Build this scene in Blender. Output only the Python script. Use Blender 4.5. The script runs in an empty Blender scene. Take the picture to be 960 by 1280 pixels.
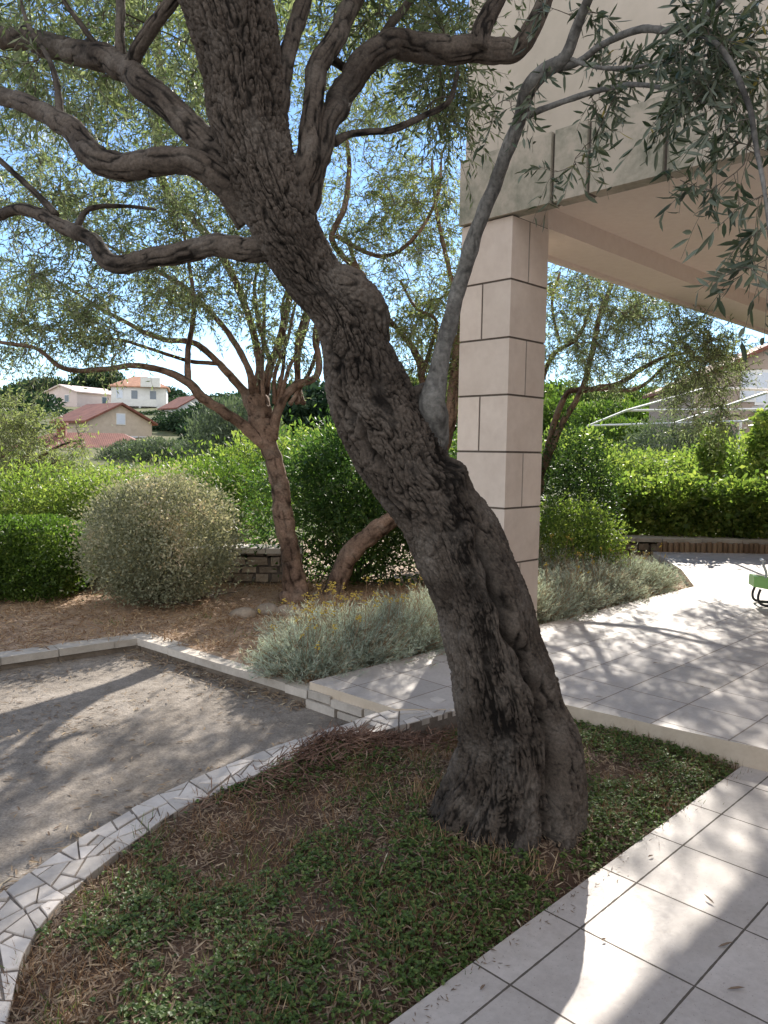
import bpy, math, random
import numpy as np
from mathutils import Vector, Matrix
from mathutils.geometry import delaunay_2d_cdt

R = np.random.default_rng(11)
random.seed(5)
col = bpy.context.scene.collection
rad = math.radians

# ------------------------------------------------------------------ camera model
F, CX, CY = 960.0, 480.0, 640.0
PITCH, ROLL, HCAM = rad(4.5), rad(0.9), 1.6
_fw = np.array([0, math.cos(PITCH), -math.sin(PITCH)])
_up0 = np.array([0, math.sin(PITCH), math.cos(PITCH)])
_rt0 = np.array([1.0, 0, 0])
RT = math.cos(ROLL) * _rt0 + math.sin(ROLL) * _up0
UP = -math.sin(ROLL) * _rt0 + math.cos(ROLL) * _up0
EYE = np.array([0, 0, HCAM])

def at(x, y, Y):
    d = _fw + (x - CX) / F * RT - (y - CY) / F * UP
    return EYE + d * (Y / d[1])

def gnd(x, y, z=0.0):
    d = _fw + (x - CX) / F * RT - (y - CY) / F * UP
    return EYE + d * ((z - HCAM) / d[2])

def uv2xy(u, v):          # house axes: u runs 45 deg to the right and away, v to the right and nearer
    return np.array([(u + v) * .70711, (u - v) * .70711])

# ------------------------------------------------------------------ numpy noise
def _hash(ix, iy, iz, k=0):
    h = (ix.astype(np.int64) * 374761393 + iy.astype(np.int64) * 668265263 + iz.astype(np.int64) * 2147483647 + k * 974711) & 0xffffffff
    h = ((h ^ (h >> 13)) * 1274126177) & 0xffffffff
    h = ((h ^ (h >> 16)) * 2246822519) & 0xffffffff
    return ((h ^ (h >> 15)) & 0xffffff) / float(0xffffff)

def vnoise(p, k=0):
    p = np.asarray(p, float); i = np.floor(p).astype(np.int64); f = p - i
    f = f * f * (3 - 2 * f); r = 0
    for a in (0, 1):
        for b in (0, 1):
            for c in (0, 1):
                w = (f[:, 0] if a else 1 - f[:, 0]) * (f[:, 1] if b else 1 - f[:, 1]) * (f[:, 2] if c else 1 - f[:, 2])
                r = r + w * _hash(i[:, 0] + a, i[:, 1] + b, i[:, 2] + c, k)
    return r * 2 - 1

def fbm(p, o=4, k=0):
    p = np.asarray(p, float); r = 0; a = .5
    for j in range(o):
        r = r + a * vnoise(p * 2 ** j, k + j); a *= .5
    return r

def worley(p, k=0):
    p = np.asarray(p, float); i = np.floor(p).astype(np.int64)
    f1 = np.full(len(p), 9.0); f2 = np.full(len(p), 9.0)
    for a in (-1, 0, 1):
        for b in (-1, 0, 1):
            for c in (-1, 0, 1):
                j = i + [a, b, c]
                q = j + np.stack([_hash(j[:, 0], j[:, 1], j[:, 2], k + 7 * m) for m in range(3)], 1)
                d = np.linalg.norm(p - q, axis=1)
                n1 = np.minimum(f1, d); f2 = np.where(d < f1, f1, np.minimum(f2, d)); f1 = n1
    return f1, f2

def nrm(a):
    return a / np.maximum(np.linalg.norm(a, axis=-1, keepdims=True), 1e-9)

# ------------------------------------------------------------------ mesh building
class MB:
    def __init__(s):
        s.v = []; s.n = 0; s.q = []; s.t = []; s.qa = []; s.ta = []; s.qm = []; s.tm = []
    def add(s, V, Q=None, T=None, a=0.5, m=0):
        V = np.asarray(V, float).reshape(-1, 3)
        for Fc, L, LA, LM, w in ((Q, s.q, s.qa, s.qm, 4), (T, s.t, s.ta, s.tm, 3)):
            if Fc is None or len(Fc) == 0: continue
            Fc = np.asarray(Fc, np.int64).reshape(-1, w)
            L.append(Fc + s.n); LA.append(np.broadcast_to(np.asarray(a, float), (len(Fc),)).copy() if np.ndim(a) == 0 or len(a) == len(Fc) else np.resize(a, len(Fc)))
            LM.append(np.full(len(Fc), m, np.int32))
        s.v.append(V); s.n += len(V)
    def box(s, c, d, rz=0, a=.5, m=0, M=None):
        x, y, z = np.array(d) / 2.0
        V = np.array([[-x, -y, -z], [x, -y, -z], [x, y, -z], [-x, y, -z], [-x, -y, z], [x, -y, z], [x, y, z], [-x, y, z]])
        if M is not None: V = V @ np.array(M).T
        cs, sn = math.cos(rz), math.sin(rz)
        V = np.stack([V[:, 0] * cs - V[:, 1] * sn, V[:, 0] * sn + V[:, 1] * cs, V[:, 2]], 1) + np.array(c)
        s.add(V, [[0, 3, 2, 1], [4, 5, 6, 7], [0, 1, 5, 4], [1, 2, 6, 5], [2, 3, 7, 6], [3, 0, 4, 7]], a=a, m=m)
    def prism(s, poly, z0, z1, a=.5, m=0, cap=True, inset=0, zt=None):
        # convex polygon extruded, with a small chamfer
        P = np.asarray(poly, float); n = len(P)
        c = P.mean(0)
        def lvl(Q, z): return np.column_stack([Q, np.full(n, z) if np.ndim(z) == 0 else z])
        top = c + (P - c) * (1 - inset / max(np.linalg.norm(P - c, axis=1).mean(), 1e-6))
        V = np.vstack([lvl(P, z0), lvl(P, z1 - inset), lvl(top, z1)])
        Q = []
        for k in range(2):
            for i in range(n):
                j = (i + 1) % n
                Q.append([k * n + i, k * n + j, (k + 1) * n + j, (k + 1) * n + i])
        V = np.vstack([V, [[c[0], c[1], z1]]])
        T = [[2 * n + i, 2 * n + (i + 1) % n, 3 * n] for i in range(n)]
        s.add(V, Q, T, a=a, m=m)
    def tube(s, P, r, sides=8, a=.5, m=0, caps=True, disp=None):
        P = np.asarray(P, float); N = len(P); r = np.broadcast_to(np.asarray(r, float), (N,))
        T = nrm(np.gradient(P, axis=0))
        ref = np.array([0, -1.0, 0]) if abs(T[:, 1]).mean() < .8 else np.array([1.0, 0, 0])
        A = nrm(np.cross(T, ref)); B = np.cross(A, T)
        th = np.arange(sides) / sides * 2 * np.pi
        RR = np.repeat(r[:, None], sides, 1)
        if disp is not None: RR = RR + disp(P, th, RR)
        V = P[:, None, :] + RR[..., None] * (np.cos(th)[None, :, None] * A[:, None, :] + np.sin(th)[None, :, None] * B[:, None, :])
        V = V.reshape(-1, 3)
        i = np.arange(N - 1)[:, None] * sides + np.arange(sides)[None, :]
        j = np.arange(N - 1)[:, None] * sides + (np.arange(sides)[None, :] + 1) % sides
        Q = np.stack([i, j, j + sides, i + sides], -1).reshape(-1, 4)
        T3 = None
        if caps:
            V = np.vstack([V, P[:1], P[-1:]]); k = N * sides
            T3 = [[(x + 1) % sides, x, k] for x in range(sides)] + [[k - sides + x, k - sides + (x + 1) % sides, k + 1] for x in range(sides)]
        s.add(V, Q, T3, a=a, m=m)
    def build(s, name, mats, parent=None, origin=(0, 0, 0), smooth=False, rotz=0):
        V = np.vstack(s.v) - np.array(origin)
        if rotz:
            c, sn = math.cos(-rotz), math.sin(-rotz)
            V = np.stack([V[:, 0] * c - V[:, 1] * sn, V[:, 0] * sn + V[:, 1] * c, V[:, 2]], 1)
        me = bpy.data.meshes.new(name)
        Q = np.vstack(s.q) if s.q else np.zeros((0, 4), np.int64); T = np.vstack(s.t) if s.t else np.zeros((0, 3), np.int64)
        nq, nt = len(Q), len(T)
        me.vertices.add(len(V)); me.vertices.foreach_set('co', V.astype(np.float32).ravel())
        me.loops.add(nq * 4 + nt * 3); me.loops.foreach_set('vertex_index', np.concatenate([Q.ravel(), T.ravel()]).astype(np.int32))
        me.polygons.add(nq + nt)
        me.polygons.foreach_set('loop_start', np.concatenate([np.arange(nq) * 4, nq * 4 + np.arange(nt) * 3]).astype(np.int32))
        me.update(calc_edges=True)
        av = np.concatenate(s.qa + s.ta) if (s.qa or s.ta) else np.zeros(0)
        mv = np.concatenate(s.qm + s.tm)
        at_ = me.attributes.new('v', 'FLOAT', 'FACE'); at_.data.foreach_set('value', av.astype(np.float32))
        if not isinstance(mats, (list, tuple)): mats = [mats]
        for mm in mats: me.materials.append(mm)
        me.polygons.foreach_set('material_index', mv)
        me.polygons.foreach_set('use_smooth', np.full(nq + nt, smooth))
        me.validate()
        o = bpy.data.objects.new(name, me); col.objects.link(o)
        if parent is not None:
            o.parent = parent
        else:
            o.location = origin; o.rotation_euler = (0, 0, rotz)
        return o

def vattr(o, name, vals):
    a_ = o.data.attributes.new(name, 'FLOAT', 'POINT'); a_.data.foreach_set('value', np.asarray(vals, np.float32))

def tag(o, label, cat, group=None, kind=None):
    if label: o['label'] = label
    if cat: o['category'] = cat
    if group: o['group'] = group
    if kind: o['kind'] = kind
    return o

def thing(name, label, cat, loc, group=None, rz=0):
    o = bpy.data.objects.new(name, None); col.objects.link(o); o.location = tuple(loc); o.rotation_euler = (0, 0, rz)
    o.empty_display_size = .2
    return tag(o, label, cat, group)

def struct(o):
    o['kind'] = 'structure'; return o
def stuff(o, label, cat):
    return tag(o, label, cat, kind='stuff')

def spline(P, n):
    P = np.asarray(P, float); d = np.linalg.norm(np.diff(P[:, :3], axis=0), axis=1); t = np.concatenate([[0], np.cumsum(np.maximum(d, 1e-6))])
    M = np.zeros_like(P)
    M[1:-1] = (P[2:] - P[:-2]) / (t[2:] - t[:-2])[:, None]; M[0] = (P[1] - P[0]) / (t[1] - t[0]); M[-1] = (P[-1] - P[-2]) / (t[-1] - t[-2])
    x = np.linspace(0, t[-1], n); k = np.clip(np.searchsorted(t, x, side='right') - 1, 0, len(P) - 2)
    h = (t[k + 1] - t[k])[:, None]; s = ((x - t[k])[:, None]) / h
    return (2 * s**3 - 3 * s**2 + 1) * P[k] + (s**3 - 2 * s**2 + s) * h * M[k] + (-2 * s**3 + 3 * s**2) * P[k + 1] + (s**3 - s**2) * h * M[k + 1]

# ------------------------------------------------------------------ materials
def mat(name):
    m = bpy.data.materials.new(name); m.use_nodes = True
    nt = m.node_tree; bs = nt.nodes['Principled BSDF']
    return m, nt, bs
def N(nt, t, **kw):
    n = nt.nodes.new(t)
    for k, v in kw.items():
        if k.startswith('i_'): n.inputs[k[2:].replace('_', ' ')].default_value = v
        else: setattr(n, k, v)
    return n
def ramp(nt, fac, stops, interp='LINEAR'):
    r = N(nt, 'ShaderNodeValToRGB'); r.color_ramp.interpolation = interp
    while len(r.color_ramp.elements) < len(stops): r.color_ramp.elements.new(.5)
    for e, (p, c) in zip(r.color_ramp.elements, stops): e.position = p; e.color = (*c, 1)
    nt.links.new(fac, r.inputs[0]); return r.outputs[0]
def noise(nt, scale, detail=4, rough=.55, vec=None, dist=0):
    n = N(nt, 'ShaderNodeTexNoise'); n.inputs['Scale'].default_value = scale; n.inputs['Detail'].default_value = detail
    n.inputs['Roughness'].default_value = rough; n.inputs['Distortion'].default_value = dist
    if vec is not None: nt.links.new(vec, n.inputs['Vector'])
    return n.outputs['Fac']
def objco(nt, scale=None):
    t = N(nt, 'ShaderNodeTexCoord').outputs['Object']
    if scale is None: return t
    mp = N(nt, 'ShaderNodeMapping'); mp.inputs['Scale'].default_value = scale; nt.links.new(t, mp.inputs[0]); return mp.outputs[0]
def mixc(nt, fac, a, b, mode='MIX'):
    m = N(nt, 'ShaderNodeMix', data_type='RGBA', blend_type=mode)
    for s, v in ((m.inputs[0], fac), (m.inputs[6], a), (m.inputs[7], b)):
        if hasattr(v, 'links'): nt.links.new(v, s)
        else: s.default_value = v if not isinstance(v, tuple) else (*v, 1) if len(v) == 3 else v
    return m.outputs[2]
def mth(nt, op, a, b=None, c=None, clamp=False):
    m = N(nt, 'ShaderNodeMath', operation=op, use_clamp=clamp)
    for i, v in enumerate((a, b, c)):
        if v is None: continue
        if hasattr(v, 'links'): nt.links.new(v, m.inputs[i])
        else: m.inputs[i].default_value = v
    return m.outputs[0]
def bump(nt, bs, h, strength=.4, dist=.01):
    b = N(nt, 'ShaderNodeBump'); b.inputs['Strength'].default_value = strength; b.inputs['Distance'].default_value = dist
    nt.links.new(h, b.inputs['Height']); nt.links.new(b.outputs[0], bs.inputs['Normal'])
def attr(nt, n='v'):
    a_ = N(nt, 'ShaderNodeAttribute', attribute_name=n); return a_.outputs['Fac']

def leaf_mat(name, stops, under=None, trans=.35, rough=.5, spec=.35, tcol=(1.15, 1.3, .7)):
    m, nt, bs = mat(name)
    c = ramp(nt, attr(nt), stops)
    if under is not None:
        bf = N(nt, 'ShaderNodeNewGeometry').outputs['Backfacing']
        c = mixc(nt, mth(nt, 'MULTIPLY', bf, .8), c, under)
    nt.links.new(c, bs.inputs['Base Color']); bs.inputs['Roughness'].default_value = rough
    bs.inputs['Specular IOR Level'].default_value = spec
    tr = N(nt, 'ShaderNodeBsdfTranslucent')
    tc = mixc(nt, 1.0, c, (tcol[0], tcol[1], tcol[2]), 'MULTIPLY')
    nt.links.new(tc, tr.inputs[0])
    mx = N(nt, 'ShaderNodeMixShader'); mx.inputs[0].default_value = trans
    nt.links.new(bs.outputs[0], mx.inputs[1]); nt.links.new(tr.outputs[0], mx.inputs[2])
    nt.links.new(mx.outputs[0], nt.nodes['Material Output'].inputs[0])
    return m

def simple(name, c1, c2, scale=6, rough=.8, bs_=.3, bd=.01, detail=5, spec=.3, stretch=None, var=0.0):
    m, nt, bs = mat(name); co = objco(nt, stretch)
    n = noise(nt, scale, detail, .6, co)
    n2 = noise(nt, scale * 7, 3, .6, co)
    f = mth(nt, 'ADD', mth(nt, 'MULTIPLY', n, .75), mth(nt, 'MULTIPLY', n2, .25))
    c = ramp(nt, f, [(.32, c1), (.68, c2)])
    if var:
        vv = mth(nt, 'ADD', mth(nt, 'MULTIPLY', attr(nt), var), 1 - var / 2)
        cc = N(nt, 'ShaderNodeCombineColor')
        for k in range(3): nt.links.new(vv, cc.inputs[k])
        c = mixc(nt, 1.0, c, cc.outputs[0], 'MULTIPLY')
    nt.links.new(c, bs.inputs['Base Color']); bs.inputs['Roughness'].default_value = rough; bs.inputs['Specular IOR Level'].default_value = spec
    if bs_: bump(nt, bs, f, bs_, bd)
    return m

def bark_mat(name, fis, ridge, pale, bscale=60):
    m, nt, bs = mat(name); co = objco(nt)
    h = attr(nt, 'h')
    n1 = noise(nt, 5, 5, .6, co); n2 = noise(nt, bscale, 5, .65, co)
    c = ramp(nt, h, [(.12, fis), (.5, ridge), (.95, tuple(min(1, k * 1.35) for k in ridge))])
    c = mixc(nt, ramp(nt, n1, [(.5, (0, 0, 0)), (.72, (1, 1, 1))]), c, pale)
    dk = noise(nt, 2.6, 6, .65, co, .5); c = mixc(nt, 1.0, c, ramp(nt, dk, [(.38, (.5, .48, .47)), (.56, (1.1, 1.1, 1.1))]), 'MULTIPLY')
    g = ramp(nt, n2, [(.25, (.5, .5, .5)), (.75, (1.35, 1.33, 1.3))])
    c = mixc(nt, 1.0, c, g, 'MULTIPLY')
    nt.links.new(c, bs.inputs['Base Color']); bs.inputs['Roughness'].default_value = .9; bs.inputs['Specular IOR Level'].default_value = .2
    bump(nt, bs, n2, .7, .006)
    return m

def tile_mat(name, su, sv, u0, v0, gap, c1, c2, grout, rough=.35, dirt=.35, border=None):
    # object coords: x along u, y along -v rotated 45 deg; rows of square tiles with dark joints
    m, nt, bs = mat(name); t = objco(nt)
    sx = N(nt, 'ShaderNodeSeparateXYZ'); nt.links.new(t, sx.inputs[0])
    def line(o, s, off):
        q = mth(nt, 'DIVIDE', mth(nt, 'SUBTRACT', o, off), s); fr = mth(nt, 'FRACT', q)
        d = mth(nt, 'MULTIPLY', mth(nt, 'MINIMUM', fr, mth(nt, 'SUBTRACT', 1.0, fr)), s)
        return d, mth(nt, 'FLOOR', q)
    dx, ix = line(sx.outputs[0], su, u0); dy, iy = line(sx.outputs[1], sv, v0)
    d = mth(nt, 'MINIMUM', dx, dy)
    wob = mth(nt, 'MULTIPLY', noise(nt, 30, 2, .5, t), gap * .5)
    g = mth(nt, 'LESS_THAN', d, mth(nt, 'ADD', wob, gap * .35))
    cv = N(nt, 'ShaderNodeCombineXYZ'); nt.links.new(ix, cv.inputs[0]); nt.links.new(iy, cv.inputs[1])
    wn = N(nt, 'ShaderNodeTexWhiteNoise', noise_dimensions='3D'); nt.links.new(cv.outputs[0], wn.inputs['Vector'])
    n1 = noise(nt, 3.5, 6, .65, t); n2 = noise(nt, 45, 4, .6, t); n3 = noise(nt, 160, 2, .5, t)
    c = ramp(nt, mth(nt, 'ADD', mth(nt, 'MULTIPLY', n1, .6), mth(nt, 'MULTIPLY', n2, .4)), [(.35, c1), (.62, c2)])
    tv = mth(nt, 'ADD', mth(nt, 'MULTIPLY', wn.outputs['Value'], .2), .88)
    cc = N(nt, 'ShaderNodeCombineColor')
    for k in range(3): nt.links.new(tv, cc.inputs[k])
    c = mixc(nt, 1.0, c, cc.outputs[0], 'MULTIPLY')
    # specks and grime
    sp = ramp(nt, n3, [(.66, (0, 0, 0)), (.74, (1, 1, 1))])
    c = mixc(nt, mth(nt, 'MULTIPLY', sp, dirt), c, (.16, .14, .12))
    gr = ramp(nt, noise(nt, 1.7, 7, .7, t), [(.52, (0, 0, 0)), (.75, (1, 1, 1))])
    c = mixc(nt, mth(nt, 'MULTIPLY', gr, dirt), c, (.27, .23, .19))
    c = mixc(nt, g, c, grout)
    nt.links.new(c, bs.inputs['Base Color'])
    rr = mth(nt, 'ADD', mth(nt, 'MULTIPLY', n2, .3), rough)
    nt.links.new(mth(nt, 'MAXIMUM', rr, mth(nt, 'MULTIPLY', g, .9)), bs.inputs['Roughness'])
    h = mth(nt, 'SUBTRACT', mth(nt, 'MULTIPLY', n2, .15), g)
    bump(nt, bs, h, .35, .004); bs.inputs['Specular IOR Level'].default_value = .3
    return m

M = {}
M['bark'] = bark_mat('olive_bark', (.012, .0095, .0075), (.078, .064, .053), (.15, .131, .114), 95)
M['bark2'] = bark_mat('brown_bark', (.06, .038, .027), (.19, .128, .096), (.26, .20, .16), 50)
M['barkg'] = bark_mat('grey_smooth_bark', (.08, .078, .073), (.135, .132, .123), (.21, .205, .195), 70)
M['twig'] = simple('twig_bark', (.09, .075, .06), (.17, .145, .115), 20, .9, 0)
OL = [(0, (.058, .078, .040)), (.45, (.11, .14, .072)), (.8, (.185, .22, .125)), (1, (.28, .285, .17))]
M['olive'] = leaf_mat('olive_leaves', OL, (.29, .31, .22), .55, .45, .4)
M['olive_near'] = leaf_mat('near_olive_leaves', [(0, (.022, .038, .020)), (.6, (.05, .072, .035)), (.93, (.085, .105, .05)), (1, (.35, .27, .06))], (.17, .195, .15), .25, .38, .5)
M['olive_y'] = leaf_mat('yellow_olive_leaves', [(0, (.072, .098, .036)), (.5, (.14, .175, .068)), (1, (.25, .27, .115))], (.28, .28, .17), .55, .5, .3)
M['hedge'] = leaf_mat('hedge_leaves', [(0, (.04, .075, .016)), (.5, (.09, .145, .03)), (.85, (.17, .23, .045)), (1, (.28, .30, .08))], None, .5, .5, .3)
M['laurel'] = leaf_mat('bright_leaves', [(0, (.075, .12, .03)), (.5, (.165, .22, .055)), (1, (.36, .37, .11))], None, .62, .45, .4)
M['dark'] = leaf_mat('dark_leaves', [(0, (.022, .042, .014)), (.6, (.045, .08, .025)), (1, (.10, .15, .04))], None, .4, .5, .3)
M['oleander'] = leaf_mat('oleander_leaves', [(0, (.03, .07, .02)), (.6, (.07, .125, .038)), (1, (.19, .25, .07))], None, .5, .5, .3)
M['ball'] = leaf_mat('grey_shrub_leaves', [(0, (.14, .155, .10)), (.5, (.28, .295, .20)), (.8, (.42, .41, .29)), (1, (.54, .45, .33))], None, .35, .6, .3, (1.1, 1.05, .75))
M['silver'] = leaf_mat('silver_leaves', [(0, (.28, .33, .27)), (.5, (.44, .50, .41)), (.85, (.58, .62, .53)), (1, (.58, .50, .36))], None, .35, .7, .2, (1.02, 1.04, .86))
M['farsilver'] = leaf_mat('far_silver_leaves', [(0, (.06, .085, .055)), (.6, (.13, .16, .11)), (1, (.20, .23, .16))], None, .3, .7, .2)
M['fardark'] = leaf_mat('far_dark_leaves', [(0, (.018, .04, .022)), (.6, (.035, .065, .035)), (1, (.07, .11, .055))], None, .2, .7, .2)
M['yflower'] = simple('yellow_flower', (.45, .32, .05), (.6, .45, .1), 30, .8, 0)
M['clover'] = leaf_mat('clover_leaves', [(0, (.045, .08, .022)), (.6, (.10, .165, .042)), (1, (.22, .27, .085))], None, .4, .5, .35)
M['litter'] = leaf_mat('dry_leaves', [(0, (.13, .09, .065)), (.5, (.28, .21, .15)), (.85, (.36, .27, .17)), (1, (.55, .48, .36))], None, .15, .8, .2, (1, 1, 1))
M['straw'] = leaf_mat('straw', [(0, (.16, .09, .05)), (.5, (.33, .21, .12)), (1, (.55, .42, .26))], None, .15, .85, .15, (1, 1, 1))
M['sticks'] = leaf_mat('reddish_sticks', [(0, (.11, .06, .045)), (.6, (.21, .13, .095)), (1, (.38, .27, .21))], None, .05, .85, .15, (1, 1, 1))
M['soil'] = simple('garden_soil', (.06, .036, .025), (.15, .095, .065), 9, .95, .9, .03)
M['dirt'] = simple('court_dirt', (.26, .21, .165), (.40, .335, .275), 2.2, .95, .6, .02, 8)
M['strawsoil'] = simple('straw_soil', (.29, .20, .14), (.46, .34, .24), 4, .95, .9, .03)
M['grassland'] = simple('far_grass', (.07, .09, .035), (.16, .15, .07), .3, .95, .3, .1)
M['crazy'] = simple('crazy_stone', (.40, .36, .325), (.58, .53, .485), 9, .6, .35, .004, var=.45)
M['mortar'] = simple('mortar', (.13, .11, .095), (.22, .19, .165), 30, .95, .6, .01)
M['kerb'] = simple('kerb_stone', (.38, .34, .29), (.56, .51, .45), 8, .8, .5, .01, var=.25)
M['rubble'] = simple('rubble_stone', (.16, .125, .095), (.34, .28, .22), 7, .9, .7, .02, var=.6)
M['pillar'] = simple('sawn_stone', (.62, .52, .445), (.76, .66, .575), 3, .7, .12, .003, var=.16)
M['joint'] = simple('dark_joint', (.10, .085, .07), (.16, .13, .11), 20, .9, .2)
M['plaster'] = simple('porch_plaster', (.80, .69, .605), (.87, .765, .68), 14, .9, .25, .004)
M['nosing'] = simple('step_face', (.50, .41, .31), (.64, .55, .44), 6, .6, .2, .004, var=.3)
M['wood'] = simple('log_edging_wood', (.17, .11, .07), (.33, .23, .15), 12, .85, .4, .01, stretch=(1, 1, .15), var=.5)
M['green'] = simple('green_plastic', (.26, .52, .17), (.33, .60, .22), 4, .4, 0)
M['darkmetal'] = simple('dark_tube', (.02, .022, .025), (.035, .037, .042), 10, .4, 0)
M['steel'] = simple('grey_steel', (.35, .36, .38), (.5, .51, .52), 10, .35, 0)
M['white'] = simple('white_paint', (.70, .69, .66), (.82, .81, .78), 3, .6, 0)
M['cream'] = simple('cream_wall', (.66, .55, .45), (.74, .64, .54), 1.2, .9, .1)
M['pinkw'] = simple('pink_wall', (.72, .58, .54), (.80, .67, .62), 1.2, .9, .1)
M['beige'] = simple('beige_wall', (.36, .28, .235), (.43, .345, .29), 1.5, .9, .1)
M['stonew'] = simple('stone_wall_far', (.52, .42, .32), (.64, .53, .42), 3, .9, .2)
M['glassd'] = simple('window_glass', (.10, .13, .16), (.16, .20, .25), .8, .1, 0, spec=.8)
M['shutter'] = simple('pale_shutter', (.62, .66, .74), (.72, .76, .82), 2, .7, 0)
def roof_mat(name, c1, c2):
    m, nt, bs = mat(name); t = objco(nt)
    w = N(nt, 'ShaderNodeTexWave', bands_direction='X'); w.inputs['Scale'].default_value = 2.6; w.inputs['Distortion'].default_value = .6; nt.links.new(t, w.inputs[0])
    n = noise(nt, 1.5, 6, .7, t)
    c = ramp(nt, n, [(.35, c1), (.65, c2)])
    nt.links.new(c, bs.inputs['Base Color']); bs.inputs['Roughness'].default_value = .85
    bump(nt, bs, w.outputs['Fac'], .3, .03); return m
M['roof'] = roof_mat('red_roof_tiles', (.17, .06, .042), (.28, .11, .075))
M['roofo'] = roof_mat('orange_roof_tiles', (.42, .20, .12), (.60, .32, .20))
def fascia_mat():
    m, nt, bs = mat('weathered_parapet'); t = objco(nt)
    n = noise(nt, 2.2, 7, .65, t, .4); n2 = noise(nt, 25, 5, .6, t)
    sx = N(nt, 'ShaderNodeSeparateXYZ'); nt.links.new(t, sx.inputs[0])
    c = ramp(nt, mth(nt, 'ADD', mth(nt, 'MULTIPLY', n, .8), mth(nt, 'MULTIPLY', n2, .2)), [(.34, (.17, .18, .13)), (.44, (.33, .31, .245)), (.56, (.50, .44, .36))])
    nt.links.new(c, bs.inputs['Base Color']); bs.inputs['Roughness'].default_value = .9; bump(nt, bs, n2, .25, .004); return m
M['fascia'] = fascia_mat(); M['parapet'] = simple('beige_render', (.50, .44, .36), (.64, .56, .47), 1.6, .9, .2, .004, 7)

# ------------------------------------------------------------------ leaf and twig fields
def leaves(mb, P, D, L, W, a, m=0, detail=False, up=None):
    n = len(P); D = nrm(D)
    r = R.normal(size=(n, 3)) if up is None else R.normal(size=(n, 3)) * (1 - up) + np.array([0, 0, 1.0]) * up * 2
    S = nrm(np.cross(D, r)); Nn = np.cross(S, D)
    L = np.broadcast_to(L, (n,))[:, None]; W = np.broadcast_to(W, (n,))[:, None]
    if not detail:
        V = np.stack([P, P + D * L * .5 + S * W * .5, P + D * L, P + D * L * .5 - S * W * .5], 1).reshape(-1, 3)
        mb.add(V, np.arange(4 * n).reshape(n, 4), a=a, m=m)
    else:
        cu = (R.random((n, 1)) - .3) * .25
        f = lambda t: P + D * L * t - Nn * L * cu * t * t
        fold = Nn * W * .18
        V = np.stack([P, f(.3) + S * W * .42 + fold, f(.66) + S * W * .42 + fold, f(1.0), f(.66) - S * W * .42 + fold, f(.3) - S * W * .42 + fold, f(.3), f(.66)], 1).reshape(-1, 3)
        b = np.arange(n)[:, None] * 8
        Q = np.concatenate([b + [6, 5, 4, 7], b + [6, 7, 2, 1]]); T = np.concatenate([b + [0, 5, 6], b + [0, 6, 1], b + [7, 4, 3], b + [7, 3, 2]])
        mb.add(V, Q, None, a=np.tile(a, 2), m=m); mb.n -= len(V); mb.v.pop()
        mb.add(V, None, T, a=np.tile(a, 4), m=m)

def twigs(mb, P3, r0, r1, m=1):
    # P3: (n,k,3) polylines -> three-sided tubes
    n, k, _ = P3.shape
    T = nrm(np.gradient(P3, axis=1)); A = nrm(np.cross(T, np.array([.3, .5, .81]))); B = np.cross(A, T)
    rr = (r0 + (r1 - r0) * np.linspace(0, 1, k))[None, :, None] if np.ndim(r0) == 0 else (r0[:, None] + (r1 - r0)[:, None] * np.linspace(0, 1, k)[None])[:, :, None]
    V = np.stack([P3 + rr * (math.cos(t) * A + math.sin(t) * B) for t in (0, 2.094, 4.189)], 2)
    base = (np.arange(n)[:, None] * k + np.arange(k - 1)[None])[..., None] * 3 + np.arange(3)
    nx = (np.arange(n)[:, None] * k + np.arange(k - 1)[None])[..., None] * 3 + (np.arange(3) + 1) % 3
    Q = np.stack([base, nx, nx + 3, base + 3], -1).reshape(-1, 4)
    mb.add(V.reshape(-1, 3), Q, a=.5, m=m)

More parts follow.
